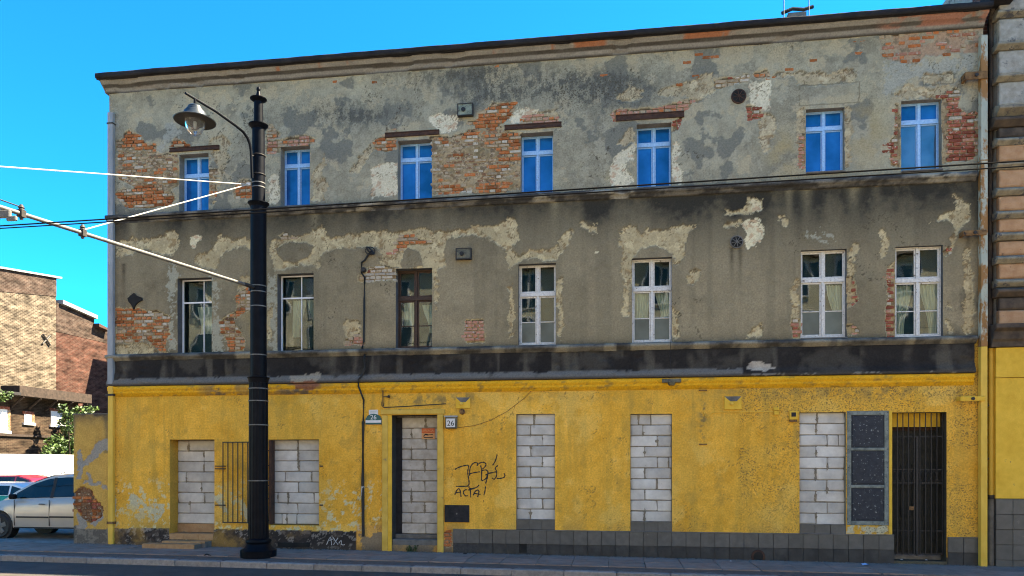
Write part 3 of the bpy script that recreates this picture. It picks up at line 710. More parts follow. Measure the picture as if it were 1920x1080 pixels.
    lay((px > 1668) & (px < 1780) & (py > 1046), (.08, .075, .07)); lay(sstep(.5, .7, fbm(X * 1.3, Z * 1.3, 171, 5, .6)) * low * (px < 1387), (.50, .315, .085), .4)
    # ---- bare brickwork
    bm_ = np.zeros(n, bool)
    for p, pal in BR: bm_ |= inpoly(qx2, qy2, p)
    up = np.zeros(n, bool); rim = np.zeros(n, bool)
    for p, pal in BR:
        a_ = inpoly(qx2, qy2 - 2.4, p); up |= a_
        rim |= a_ | inpoly(qx2, qy2 + 2.6, p) | inpoly(qx2 - 2.6, qy2, p) | inpoly(qx2 + 2.6, qy2, p)
    rim &= ~bm_
    lay(rim & (rag > .42), (.34, .30, .22), .7); dep[rim] += .008 * (rag[rim] > .42)
    dep[bm_] = .034 + .010 * (fin[bm_] - .5)
    for p, pal in BR:
        if pal in ('pale', 'mixed', 'white', 'mixed2'):
            q = inpoly(qx2, qy2, p); k_ = .017 if pal in ('pale', 'mixed') else .024
            for oz in ORANGE_Z: q &= ~inpoly(px, py, oz)
            dep[q] = k_ + .075 * (fbm(X[q] * 7, Z[q] * 12, 401, 5, .65) - .46)
    col[bm_] = np.stack([.28 + .22 * (med[bm_] - .5) + .25 * (fin[bm_] - .5), .225 + .18 * (med[bm_] - .5) + .2 * (fin[bm_] - .5), .155 + .14 * (med[bm_] - .5) + .15 * (fin[bm_] - .5)], -1)
    lay(bm_ & (fin > .57), (.12, .085, .06), .8)
    lay(bm_ & ~up, (.045, .036, .028), .85)  # painted shade where the plaster overhangs the top of the bare brick
    spz = mask(SPARSE, qx2, qy2) & ~bm_
    dep[spz] = .010 + .022 * (fin[spz] - .35)
    lay(spz, (.27, .235, .19), .75); lay(spz & (med > .52), (.31, .19, .14), .6); lay(spz & (fin < .38), (.13, .115, .09), .7)
    dep += (big - .5) * np.where(Z > 4, .014, .004) + (med - .5) * np.where(Z > 4, .012, .003)
    col *= np.where((low & ~plz & ~dr)[..., None], np.array([1.20, 1.16, .85]), np.where((plz | dr)[..., None], np.array([1.1, 1.0, .9]), np.where(top[..., None], np.array([1.20, 1.12, .93]), np.array([1.30, 1.19, .90]))))
    pit = pit + np.clip(dk, 0, 1) * top * .8 + .25 * (fbm(X * 1.1, Z * 1.1, 511, 4) > .55) * top
    FIELDS['pit'] = np.clip(pit, 0, 1)
    return np.clip(col, .008, .9), dep

def grid_object(name, X, Z, Y, col, keep, material, parent, origin):
    """a height field on the facade plane; keep = mask of quads"""
    nz_, nx_ = X.shape
    vid = np.arange(nz_ * nx_).reshape(nz_, nx_)
    q = np.stack([vid[:-1, :-1], vid[:-1, 1:], vid[1:, 1:], vid[1:, :-1]], -1)[keep]
    return np_mesh(name, np.stack([X, Y, Z], -1).reshape(-1, 3), q, col.reshape(-1, 3), material, parent, origin)

def np_mesh(name, V, Q, C, material, parent, origin, smooth=True, A=None):
    used = np.zeros(len(V), bool); used[Q.ravel()] = True
    remap = np.cumsum(used) - 1
    V, Q = V[used], remap[Q]
    me = bpy.data.meshes.new(name)
    me.vertices.add(len(V)); me.vertices.foreach_set('co', (V - np.asarray(origin)).astype(np.float32).ravel())
    k = Q.shape[1]
    me.loops.add(Q.size); me.loops.foreach_set('vertex_index', Q.ravel().astype(np.int32))
    me.polygons.add(len(Q)); me.polygons.foreach_set('loop_start', np.arange(0, Q.size, k, dtype=np.int32))
    me.polygons.foreach_set('loop_total', np.full(len(Q), k, dtype=np.int32))
    if smooth: me.polygons.foreach_set('use_smooth', np.ones(len(Q), bool))
    me.update(calc_edges=True); me.validate()
    if C is not None:
        a = me.color_attributes.new('Col', 'FLOAT_COLOR', 'POINT')
        a.data.foreach_set('color', np.concatenate([C[used], (np.zeros((len(V), 1)) if A is None else A[used][:, None])], 1).astype(np.float32).ravel())
    me.materials.append(material)
    o = bpy.data.objects.new(name, me)
    return place(o, parent, origin)

# ================================================================ THE APARTMENT BUILDING
BLD = empty('apartment_building', (-2.4, 0, gz(-2.4)), 'derelict three-storey tenement with crumbling grey plaster above and a yellow ground floor', 'building')

step = .0225
xs = np.arange(XL, XR + step, step); xs[-1] = XR
zs = np.arange(-.14, 11.22, step)
def snap(arr, vals):
    taken = {}
    for v in sorted(set(vals)):
        i = int(np.argmin(np.abs(arr - v)))
        if i not in taken: arr[i] = v; taken[i] = 1
snap(xs, [o[k] for o, _ in OPENINGS for k in (0, 1)]); snap(zs, [o[k] for o, _ in OPENINGS for k in (2, 3)])
XX, ZZ = np.meshgrid(xs, zs)
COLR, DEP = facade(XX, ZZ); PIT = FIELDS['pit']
keep = np.ones((len(zs) - 1, len(xs) - 1), bool)
for (x0, x1, z0, z1), rec in OPENINGS:
    i0, i1 = int(np.argmin(np.abs(xs - x0))), int(np.argmin(np.abs(xs - x1)))
    j0, j1 = int(np.argmin(np.abs(zs - z0))), int(np.argmin(np.abs(zs - z1)))
    keep[j0:j1, i0:i1] = False
org = (-2.4, 0, gz(-2.4))
Vs = [np.stack([XX, DEP, ZZ], -1).reshape(-1, 3)]; Cs = [COLR.reshape(-1, 3)]
vid = np.arange(XX.size).reshape(XX.shape)
Qs = [np.stack([vid[:-1, :-1], vid[:-1, 1:], vid[1:, 1:], vid[1:, :-1]], -1)[keep]]
nb = XX.size
def reveal(loop, rec, tint):
    """the sides of an opening, from the plaster edge back to the frame"""
    global nb
    n = len(loop)
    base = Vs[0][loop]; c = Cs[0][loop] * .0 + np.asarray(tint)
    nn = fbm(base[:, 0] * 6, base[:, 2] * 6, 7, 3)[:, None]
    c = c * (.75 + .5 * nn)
    fr = base.copy(); bk = base.copy(); bk[:, 1] = rec
    Vs.append(np.concatenate([fr, bk])); Cs.append(np.concatenate([c, c]))
    i = np.arange(n - 1)
    Qs.append(np.stack([nb + i, nb + i + n, nb + i + n + 1, nb + i + 1], -1))
    nb += 2 * n
for k, ((x0, x1, z0, z1), rec) in enumerate(OPENINGS):
    i0, i1 = int(np.argmin(np.abs(xs - x0))), int(np.argmin(np.abs(xs - x1)))
    j0, j1 = int(np.argmin(np.abs(zs - z0))), int(np.argmin(np.abs(zs - z1)))
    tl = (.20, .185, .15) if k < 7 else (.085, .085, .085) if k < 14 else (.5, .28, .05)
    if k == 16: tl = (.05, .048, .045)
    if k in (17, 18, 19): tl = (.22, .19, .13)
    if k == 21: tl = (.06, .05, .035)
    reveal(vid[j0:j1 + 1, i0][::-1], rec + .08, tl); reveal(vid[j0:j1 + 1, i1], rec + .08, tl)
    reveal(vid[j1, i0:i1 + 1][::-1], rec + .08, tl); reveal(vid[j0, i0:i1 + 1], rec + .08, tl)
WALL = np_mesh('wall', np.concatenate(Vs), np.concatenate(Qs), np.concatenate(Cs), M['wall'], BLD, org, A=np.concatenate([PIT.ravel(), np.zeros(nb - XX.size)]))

# backing, side walls, roof
b = MB()
b.box(XL + .001, XL + .25, .045, 11, -.2, 11.2); b.box(XL + .25, XR - .25, 10.8, 11, -.2, 11.2); b.box(XR - .25, XR - .001, .045, 11, -.2, 11.2)
b.build('side_wall', M['orange_brick'], BLD)
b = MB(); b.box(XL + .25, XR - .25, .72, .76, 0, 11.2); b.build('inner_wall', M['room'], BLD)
b = MB(); b.prismx([(-.30, 11.20), (6, 12.65), (11.3, 11.2), (11.3, 11.32), (6, 12.78), (-.30, 11.315)], XL - .12, XR + .02)
b.build('roof', M['tarred'], BLD)

def sweep(name, prof, x0, x1, colfn, parent=BLD, dx=.045, sub=.03, jit=.006, chip=0, material=None):
    """a moulding: profile (Y, Z) swept along X, uneven, coloured per vertex"""
    pr = [prof[0]]
    for a, bb in zip(prof[:-1], prof[1:]):
        L_ = math.hypot(bb[0] - a[0], bb[1] - a[1]); k = max(1, int(L_ / sub))
        pr += [(a[0] + (bb[0] - a[0]) * i / k, a[1] + (bb[1] - a[1]) * i / k) for i in range(1, k + 1)]
    pr = np.asarray(pr)
    X1 = np.linspace(x0, x1, int((x1 - x0) / dx) + 2)
    Xg, Kg = np.meshgrid(X1, np.arange(len(pr)))
    Yg, Zg = pr[Kg, 0], pr[Kg, 1]
    nz_ = fbm(Xg * 3, Zg * 6, 201, 4) - .5; n2 = fbm(Xg * 1.1, Kg * .05, 207, 5, .6)
    Yg = Yg + nz_ * jit * 2; Zg = Zg + (fbm(Xg * 1.7, Zg * 0, 203, 4) - .5) * jit * 2
    if chip:
        c_ = sstep(.63, .70, n2) * chip
        Yg = np.where(Yg < -.01, Yg + np.minimum(c_, -Yg - .005), Yg)
    C = colfn(Xg, Zg, Kg / (len(pr) - 1), Yg)
    # end caps follow the profile
    o = grid_object(name, Xg, Zg, Yg, C, np.ones((Xg.shape[0] - 1, Xg.shape[1] - 1), bool), material or M['trim'], parent, (x0, 0, float(pr[:, 1].min())))
    return o

def lerp(a, b_, t): return np.asarray(a) * (1 - t[..., None]) + np.asarray(b_) * t[..., None]
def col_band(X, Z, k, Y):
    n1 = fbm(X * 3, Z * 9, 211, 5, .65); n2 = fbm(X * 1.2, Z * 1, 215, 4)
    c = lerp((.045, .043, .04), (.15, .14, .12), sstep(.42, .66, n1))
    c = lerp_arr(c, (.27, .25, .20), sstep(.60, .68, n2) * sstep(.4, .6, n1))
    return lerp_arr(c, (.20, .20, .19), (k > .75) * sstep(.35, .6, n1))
def lerp_arr(c, v, t):
    t = np.clip(t, 0, 1)[..., None]
    return c * (1 - t) + np.asarray(v) * t
def col_frieze(X, Z, k, Y):
    px, py = proj(X, Z)
    n1 = fbm(X * 3, Z * 3, 221, 5, .65); st = fbm(X * 4.5, Z * .5, 225, 4)
    c = lerp((.010, .009, .0085), (.032, .028, .025), n1)
    c = lerp_arr(c, (.12, .105, .08), sstep(.60, .74, st) * .5 * sstep(.3, .6, fbm(X * .7, Z * 2.2, 229, 4)))
    c = lerp_arr(c, (.085, .076, .06), sstep(.52, .66, fbm(X * 1.3, Z * 1.3, 233, 5, .6)) * .45)
    lo = (Z < 4.07 + .06 * (st - .5)) * (px < 1390)
    c = lerp_arr(c, (.135, .125, .108), lo * sstep(.30, .55, n1 + .25 * sstep(4.1, 4.0, Z)))
    c = lerp_arr(c, (.06, .055, .05), (Z < 3.935) * .8)
    c = lerp_arr(c, (.22, .21, .185), (px > 1390) * (Z < 3.96) * (fbm(X * 6, Z * 14, 231, 5, .75) > .63) * .8)
    for p, v in [([(548,708),(560,703),(600,698),(606,708),(590,720),(552,720)], (.33, .27, .19)), ([(552,716),(590,712),(600,722),(585,728),(555,728)], (.20, .075, .05)), ([(1396,694),(1405,680),(1425,675),(1445,684),(1452,694)], (.42, .36, .28))]:
        c = lerp_arr(c, v, inpoly(px + (n1 - .5) * 14, py + (st - .5) * 14, p) * (.6 + .6 * (n1 - .2)))
    return c
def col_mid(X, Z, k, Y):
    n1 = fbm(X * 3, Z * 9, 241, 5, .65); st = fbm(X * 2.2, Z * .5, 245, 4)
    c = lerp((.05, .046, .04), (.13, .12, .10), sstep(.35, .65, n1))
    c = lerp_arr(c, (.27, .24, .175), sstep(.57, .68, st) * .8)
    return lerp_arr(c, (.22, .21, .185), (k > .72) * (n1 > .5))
def col_trim(X, Z, k, Y):
    n1 = fbm(X * 3, Z * 6, 251, 5, .65); st = fbm(X * 3, Z * .5, 255, 4); px, py = proj(X, Z)
    c = lerp((.60, .31, .018), (.74, .41, .035), n1)
    c = lerp_arr(c, (.26, .17, .05), sstep(.58, .72, fbm(X * 5, Z * 14, 257, 5, .7)) * .8)
    c = lerp_arr(c, (.14, .11, .08), np.exp(-((px - 420) / 40) ** 2) * sstep(.38, .55, n1) + np.exp(-((px - 560) / 60) ** 2) * sstep(.36, .55, n1))
    for p in [[(552,716),(590,712),(604,722),(585,732),(555,730)]]:
        c = lerp_arr(c, (.22, .09, .06), inpoly(px + (n1 - .5) * 14, py, p) * .9)
    return c
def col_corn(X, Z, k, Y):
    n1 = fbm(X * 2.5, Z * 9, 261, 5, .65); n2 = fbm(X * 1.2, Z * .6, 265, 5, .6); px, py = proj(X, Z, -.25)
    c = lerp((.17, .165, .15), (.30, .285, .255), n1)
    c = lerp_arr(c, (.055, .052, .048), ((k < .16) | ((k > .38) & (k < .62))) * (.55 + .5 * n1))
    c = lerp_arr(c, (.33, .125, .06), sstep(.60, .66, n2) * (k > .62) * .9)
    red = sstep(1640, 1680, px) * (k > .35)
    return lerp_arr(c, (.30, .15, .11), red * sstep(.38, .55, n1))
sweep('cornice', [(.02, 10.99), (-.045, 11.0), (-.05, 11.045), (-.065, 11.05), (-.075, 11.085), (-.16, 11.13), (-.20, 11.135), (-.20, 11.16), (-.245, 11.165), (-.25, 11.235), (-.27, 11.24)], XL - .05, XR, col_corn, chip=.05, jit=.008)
sweep('gutter_edge', [(-.22, 11.215), (-.36, 11.205), (-.375, 11.25), (-.37, 11.318), (-.30, 11.325), (0, 11.40)], XL - .10, XR + .02, lambda X, Z, k, Y: lerp((.012, .012, .014), (.03, .028, .028), fbm(X * 4, Z * 9, 271, 4)), jit=.008)
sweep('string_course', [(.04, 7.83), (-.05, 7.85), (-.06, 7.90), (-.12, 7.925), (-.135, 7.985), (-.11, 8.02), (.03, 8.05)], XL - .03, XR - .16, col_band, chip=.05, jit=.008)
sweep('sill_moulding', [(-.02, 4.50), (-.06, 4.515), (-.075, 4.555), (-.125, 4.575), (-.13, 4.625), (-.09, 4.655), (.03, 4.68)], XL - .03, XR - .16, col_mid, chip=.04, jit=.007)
sweep('frieze', [(.02, 3.895), (-.105, 3.90), (-.115, 3.93), (-.10, 4.0), (-.06, 4.06), (-.047, 4.14), (-.045, 4.505), (-.02, 4.51)], XL - .01, XR - .19, col_frieze, jit=.006, chip=.03)
sweep('yellow_trim', [(.02, 3.645), (-.022, 3.65), (-.028, 3.705), (-.052, 3.712), (-.056, 3.78), (-.074, 3.79), (-.085, 3.875), (-.04, 3.893)], XL, XR - .20, col_trim, jit=.004)
for nm, xx in (('cornice_end', XL - .052),):
    b = MB(); b.prismx([(.4, 10.99), (-.045, 11.0), (-.065, 11.05), (-.16, 11.13), (-.20, 11.16), (-.25, 11.235), (-.36, 11.24), (-.36, 11.31), (.4, 11.4)], xx - .03, xx)
    b.build(nm, M['concrete'], BLD)

# ---------------------------------------------------------------- bricks
PAL = dict(mixed=[('brick_orange', 2), ('brick_pale', 6), ('brick_brown', 3), ('brick_white', .8)], mixed2=[('brick_orange', 5), ('brick_white', 2.4), ('brick_pale', 4), ('brick_brown', 2)],
           orange=[('brick_orange', 7), ('brick_pale', 2), ('brick_white', 1)], pink=[('brick_pink', 5), ('brick_pale', 3), ('brick_orange', 1)], pale=[('brick_pale', 6), ('brick_brown', 3.5), ('brick_white', .8), ('brick_orange', 1.0)],
           red=[('brick_red', 7), ('brick_white', 1.2), ('brick_pink', 1.5)], white=[('brick_white', 6), ('brick_pale', 2), ('brick_red', .8)], pinkblock=[('brick_pink', 1)])
UB = [unit_block('brick', .035, .07, s, M['brick_orange']) for s in range(8)]
# chamfered unit cubes: keep chamfers small on the long axis
cands = []
PITCH = .0775
def pick(pal):
    it = PAL[pal]; r = random.uniform(0, sum(w for _, w in it))
    for nme, w in it:
        r -= w
        if r <= 0: return nme
    return it[0][0]
def in_open(x, z, m=.0):
    return any(o[0] - m < x < o[1] + m and o[2] - m < z < o[3] + m for o, _ in OPENINGS)
for row in range(int(11.1 / PITCH)):
    z = .03 + row * PITCH
    st = row % 2 == 0
    pitch, ln = (.262, .248) if st else (.133, .119)
    cnt = int((XR - XL) / pitch)
    cx = XL + .05 + (np.arange(cnt) + .5) * pitch + (.065 if st else 0)
    if not len(cx): continue
    px, py = proj(cx, np.full(cnt, z))
    pxl, _ = proj(cx - ln * .42, np.full(cnt, z)); pxr, _ = proj(cx + ln * .42, np.full(cnt, z))
    own = [None] * cnt
    for p, pal in BR:
        h = inpoly(px, py, p) | inpoly(pxl, py, p) | inpoly(pxr, py, p)
        for i in np.nonzero(h)[0]:
            if own[i] is None: own[i] = pal
    for i, pal in enumerate(own):
        if pal is None: continue
        if in_open(cx[i], z, .03): continue
        if pal in ('mixed', 'pale', 'mixed2'):
            if any(inpoly(np.array([px[i]]), np.array([py[i]]), q)[0] for q in ORANGE_Z): pal = 'orange'
        back = {'pale': .012, 'mixed': .009, 'white': .004}.get(pal, .005)
        nm = pick(pal)
        yf = random.uniform(.002, .010) + (random.uniform(0, back) if nm != 'brick_orange' else 0)
        hgt = .064 * random.uniform(.9, 1.05)
        lx = ln * random.uniform(.88, 1.02)
        if pal in ('pale', 'mixed') and nm in ('brick_pale', 'brick_brown'): lx *= random.uniform(.6, 1.0); hgt *= random.uniform(.75, 1.0); yf += .006
        cands.append((lx * hgt * (2 if nm in ('brick_orange', 'brick_red') else 1), cx[i] + random.uniform(-.006, .006), yf, z + random.uniform(-.004, .004), lx, hgt, nm))
    # sparse zone: half of the bricks show through the render
    for p in SPARSE:
        h = inpoly(px, py, p)
        for i in np.nonzero(h)[0]:
            if own[i] is None and random.random() < (.62 if st else .42):
                oz = any(inpoly(np.array([px[i]]), np.array([py[i]]), q)[0] for q in ORANGE_Z)
                nm = random.choice(['brick_orange', 'brick_orange', 'brick_pink']) if oz else random.choice(['brick_pink', 'brick_pink', 'brick_red', 'brick_orange', 'brick_pale'])
                cands.append((ln * .064 * (1.5 if st else 1), cx[i], random.uniform(-.004, .006), z, ln * random.uniform(.75, 1), .062, nm))
for (x, y) in SINGLE_BRICKS:
    p = P(x, y)
    z = .03 + round((p.z - .03) / PITCH) * PITCH
    cands.append((.03, p.x, -.004, z, random.uniform(.11, .19), random.uniform(.055, .066), 'brick_orange'))
cands.sort(key=lambda c: -c[0])
NB = 298
for a, x, yf, z, lx, hz, nm in cands[:NB]:
    inst('brick', random.choice(UB), (x, yf + .05, z), (lx, .1, hz), M[nm], BLD, (0, random.uniform(-.012, .012), 0))
rest = {}
for a, x, yf, z, lx, hz, nm in cands[NB:]:
    rest.setdefault(nm, []).append((x, yf, z, lx, hz))
if rest:
    bm = bmesh.new(); mats = list(rest)
    for mi, nm in enumerate(mats):
        for x, yf, z, lx, hz in rest[nm]:
            r = bmesh.ops.create_cube(bm, size=1.0)
            for v in r['verts']:
                v.co = Vector((x + v.co.x * lx + random.uniform(-.006, .006), yf + .05 + v.co.y * .1 + random.uniform(-.003, .003), z + v.co.z * hz + random.uniform(-.005, .005)))
            for f in {f for v in r['verts'] for f in v.link_faces}: f.material_index = mi
    bmesh.ops.bevel(bm, geom=bm.edges[:], offset=.005, segments=1, affect='EDGES')
    bmesh.ops.translate(bm, verts=bm.verts, vec=-Vector(org))
    me = bpy.data.meshes.new('brick_remnants'); bm.to_mesh(me); bm.free()
    for nm in mats: me.materials.append(M[nm])
    o = place(bpy.data.objects.new('brick_remnants', me), BLD, org); o['kind'] = 'stuff'
print('bricks', len(cands))

# ---------------------------------------------------------------- windows
def rects_frame(mb, x0, x1, z0, z1, w, y0, y1, wb=None):
    wb = wb or w
    mb.box(x0, x0 + w, y0, y1, z0, z1); mb.box(x1 - w, x1, y0, y1, z0, z1)
    mb.box(x0 + w, x1 - w, y0, y1, z0, z0 + wb); mb.box(x0 + w, x1 - w, y0, y1, z1 - w, z1)
def window(o, rec, paint, glass, tfrac=.30, bars=True, lowglass=None, style='old', mull=.5, inner=0.0):
    x0, x1, z0, z1 = o
    x0 -= .01; x1 += .01; z1 += .01
    y = rec
    top_floor = z1 > 8
    f = MB(); w = .022 if top_floor else .034
    rects_frame(f, x0, x1, z0, z1, w, y, y + .07, .05)
    zt = z1 - (z1 - z0) * tfrac; xm = x0 + (x1 - x0) * mull
    thick = .055 if style == 'old' else .022
    f.box(x0 + w, x1 - w, y - (.018 if style == 'old' else -.02), y + .065, zt - thick * .75, zt + thick * .75)
    f.box(xm - thick * .42, xm + thick * .42, y - .012 if style == 'old' else y + .025, y + .062, z0 + .05, zt - thick * .75)
    f.box(xm - thick * .42, xm + thick * .42, y - .008 if style == 'old' else y + .025, y + .062, zt + thick * .75, z1 - w)
    F = f.build('window', paint, BLD)
    cells = [(x0 + w, xm - thick * .42, zt + thick * .75, z1 - w, 0), (xm + thick * .42, x1 - w, zt + thick * .75, z1 - w, 0),
             (x0 + w, xm - thick * .42, z0 + .05, zt - thick * .75, 1), (xm + thick * .42, x1 - w, z0 + .05, zt - thick * .75, 1)]
    for (a, bb, c, d, low) in cells:
        sw = (.022 if top_floor else .032) if style == 'old' else .006
        if style == 'old':
            s = MB(); rects_frame(s, a + .003, bb - .003, c + .003, d - .003, sw, y + .012, y + .05)
            if low and bars:
                zb = c + (d - c) * .46
                s.box(a + sw + .003, bb - sw - .003, y + .018, y + .046, zb - .011, zb + .011)
            bevel(s.build('sash', paint, F), .004)
        halves = [(c, d)]
        if low and bars and style == 'old': zb = c + (d - c) * .46; halves = [(c, zb), (zb, d)]
        for hi, (c2, d2) in enumerate(halves):
            g = MB(); g.box(a + sw - .004, bb - sw + .004, y + .030, y + .035, c2 + (sw if hi == 0 else 0) - .004, d2 - (sw if d2 == d else 0) + .004)
            gl = glass
            if lowglass and low and hi == 0: gl = lowglass
            pn = g.build('pane', gl, F)
            pn.rotation_euler = (random.uniform(-.004, .004), 0, random.uniform(-.006, .006))
    s = MB(); s.box(x0 + .01, x1 - .01, -.06 if style != 'pvc' else .02, y, z0 - .03, z0 - .003)
    if z0 > 4: s.build('sill', paint if style == 'pvc' else M['concrete'], F)
    return F
for i, o in enumerate(TOP_W):
    window(o, .22 if i < 5 else .16, M['win_sky_tint'], M['glass_painted_sky'], .28 if i > 0 else .33, bars=False, lowglass=M['glass_swirl'] if i == 6 else None)
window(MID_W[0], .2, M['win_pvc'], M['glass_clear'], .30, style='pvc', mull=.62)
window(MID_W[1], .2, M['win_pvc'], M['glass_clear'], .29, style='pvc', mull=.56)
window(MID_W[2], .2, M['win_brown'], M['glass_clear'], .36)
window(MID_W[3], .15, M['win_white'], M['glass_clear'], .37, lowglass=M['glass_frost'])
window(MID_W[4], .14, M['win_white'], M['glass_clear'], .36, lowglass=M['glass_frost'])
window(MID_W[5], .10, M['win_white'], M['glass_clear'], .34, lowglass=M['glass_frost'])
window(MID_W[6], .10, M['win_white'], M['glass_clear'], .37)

def reflection_sheet(o, rec, fx0, fx1, fz0, fz1, label, pull=0.0, m=None):  # wavy sheet added behind the glass to imitate reflections of the house opposite
    x0, x1, z0, z1 = o; n, k = 40, 7; V, F = [], []
    for j in range(k):
        t = j / (k - 1); z = z0 + (z1 - z0) * (fz1 + (fz0 - fz1) * t)
        sh = pull * math.sin(math.pi * min(1, t * 1.15) * .5) ** 2
        for i in range(n):
            a = i / (n - 1); X_ = fx0 + (fx1 - fx0) * (a * (1 - abs(sh)) + (abs(sh) if sh > 0 else 0))
            V.append((x0 + (x1 - x0) * X_, rec + .15 + .022 * math.sin(a * 31 + fx0 * 9) + .01 * math.sin(a * 67 + t * 2), z))
    for j in range(k - 1):
        for i in range(n - 1): F.append((j * n + i, (j + 1) * n + i, (j + 1) * n + i + 1, j * n + i + 1))
    return tag(MB().add(V, F, True).build('reflection_sheet', m or M['reflection_sheet']), label, 'reflection_sheet', 'modelled reflections in the middle floor windows')
reflection_sheet(MID_W[0], .2, .35, .92, .30, .66, 'crumpled pale modelled reflection low in the leftmost white plastic window', .2)
reflection_sheet(MID_W[1], .2, .25, .62, .22, .70, 'pale modelled reflection at left in the white plastic window beside the tram pole', -.45)
reflection_sheet(MID_W[1], .2, .66, 1.0, .30, .70, 'pale modelled reflection on the right in the white plastic window beside the tram pole', .5)
reflection_sheet(MID_W[2], .2, .10, .55, .30, .64, 'white modelled reflection behind the left leaf of the brown wooden window')
reflection_sheet(MID_W[2], .2, .62, 1.0, .22, .58, 'white modelled reflection slanting behind the right leaf of the brown wooden window', .5)
reflection_sheet(MID_W[3], .15, .05, .5, .12, .98, 'dull grey modelled reflection in the first white wooden window right of the brown one', -.3, M['room'])
reflection_sheet(MID_W[4], .14, .06, .45, .26, .62, 'cream modelled reflection in the left leaf of the window under the broad cream patch', -.1)
reflection_sheet(MID_W[4], .14, .58, 1.0, .30, .64, 'whitish modelled reflection in the right leaf of the window under the broad cream patch', .35)
reflection_sheet(MID_W[5], .10, .62, 1.0, .05, .62, 'white modelled reflection at right in the window under the blue grey patch', .55)
reflection_sheet(MID_W[6], .10, .05, .45, .03, .60, 'white modelled reflection in the left leaf of the window beside the rusty drainpipe', -.45)
reflection_sheet(MID_W[6], .10, .60, 1.0, .03, .62, 'white modelled reflection in the right leaf of the window beside the rusty drainpipe', .5)

# steel lintels laid bare above the top floor windows
for (xl, yl, xr, yr, th, seed) in [(318, 281, 411, 277, 9, 1), (722, 253, 824, 249, 10, 2), (946, 241, 1053, 232, 10, 3), (1155, 222, 1283, 214, 12, 4)]:
    a, c = P(xl, yl), P(xr, yr); zc = (a.z + c.z) / 2; h = th / 84 / 2 * .95
    b = MB(); b.box(a.x, c.x, -.03, .05, zc - h, zc - h + .022); b.box(a.x + .004, c.x - .004, -.018, .05, zc - h + .0221, zc + h - .0201); b.box(a.x, c.x, -.03, .05, zc + h - .02, zc + h)
    bevel(b.build('lintel_beam', M['rust'], BLD), .004)

# ---------------------------------------------------------------- walled-up openings: aerated concrete blocks
UBK = [unit_block('block', .010 + .004 * s, .025 + .008 * s, 100 + s, M['aac']) for s in range(7)]
def blocks(o, rec, zb, rows, material, top_gap=0.0):
    x0, x1, _, z1 = o
    x0 -= .004; x1 += .004
    b = MB(); b.box(x0, x1, rec + .016, rec + .2, zb, z1 + .01); b.build('mortar_bed', M['mortar'], BLD)
    n = len(rows); hh = (z1 - top_gap - zb) / n
    for i, cuts in enumerate(rows):
        zt = z1 - top_gap - i * hh
        e = [0] + list(cuts) + [1]
        for a, c in zip(e[:-1], e[1:]):
            xa, xb = x0 + (x1 - x0) * a, x0 + (x1 - x0) * c
            g = random.uniform(.006, .011)
            w, h = xb - xa - 2 * g, hh - .017 - random.uniform(0, .006)
            inst('block', random.choice(UBK), ((xa + xb) / 2 + random.uniform(-.002, .002), rec + .1 + random.uniform(-.004, .004), zt - hh / 2 + random.uniform(-.002, .002)), (w, .2, h), material, BLD, (random.uniform(-.02, .02), random.uniform(-.009, .009), random.uniform(-.012, .012)))
    # squeezed-out mortar
    for _ in range(n + 7):
        i = random.randrange(n) if _ > 2 else 0
        if not rows[i]: continue
        xc = x0 + (x1 - x0) * random.choice(rows[i]); zc = z1 - top_gap - (i + random.random()) * hh
        s = MB(); m_ = 15; hx, hz_ = random.uniform(.010, .045), random.uniform(.04, .12)
        pts = [(xc + hx * math.cos(2 * math.pi * k / m_) * random.uniform(.35, 1.25), zc + hz_ * math.sin(2 * math.pi * k / m_) * random.uniform(.4, 1.2)) for k in range(m_)]
        s.prism(pts, rec - random.uniform(.0012, .006), rec + random.uniform(.025, .035)); s.build('mortar_smear', M['mortar'], BLD)
G = GRD
blocks(G['g1'], .32, P(360, 984).z, [(.25, .88), (.6,), (.6,), (.2, .85), (.55,), (.62,), (.28, .9), ()], M['aac'], .02)
blocks(G['g2'], .16, G['g2'][2] + .01, [(.53,), (.53,), (.53,), (.27, .8), (.53,), (.12, .33, .85), (.52,), (.2, .3, .5)], M['aac'])
blocks(G['g3'], .38, P(785, 1004).z, [(.65,), (.33,), (.65,), (.33,), (.63,), (.33,), (.63,), (.33,), (.63,), (.33,), (.65,)], M['aac_dirty'], .05)
blocks(G['g4'], .09, P(1004, 975).z, [(.45,), (.36,), (.67,), (.36,), (.67,), (.36,), (.67,), (.36,), (.67,), (.36,)], M['aac'])
blocks(G['g5'], .09, P(1221, 979).z, [(.2, .5), (.31,), (.65,), (.35,), (.65, .93), (.35,), (.65,), (.35,), (.65,), (.35,)], M['aac'])
blocks(G['g6'], .07, P(1542, 984).z, [(.4,), (.38,), (.62, .86), (.38,), (.62,), (.37,), (.62,), (.37,), (.62,), (.38,)], M['aac'])

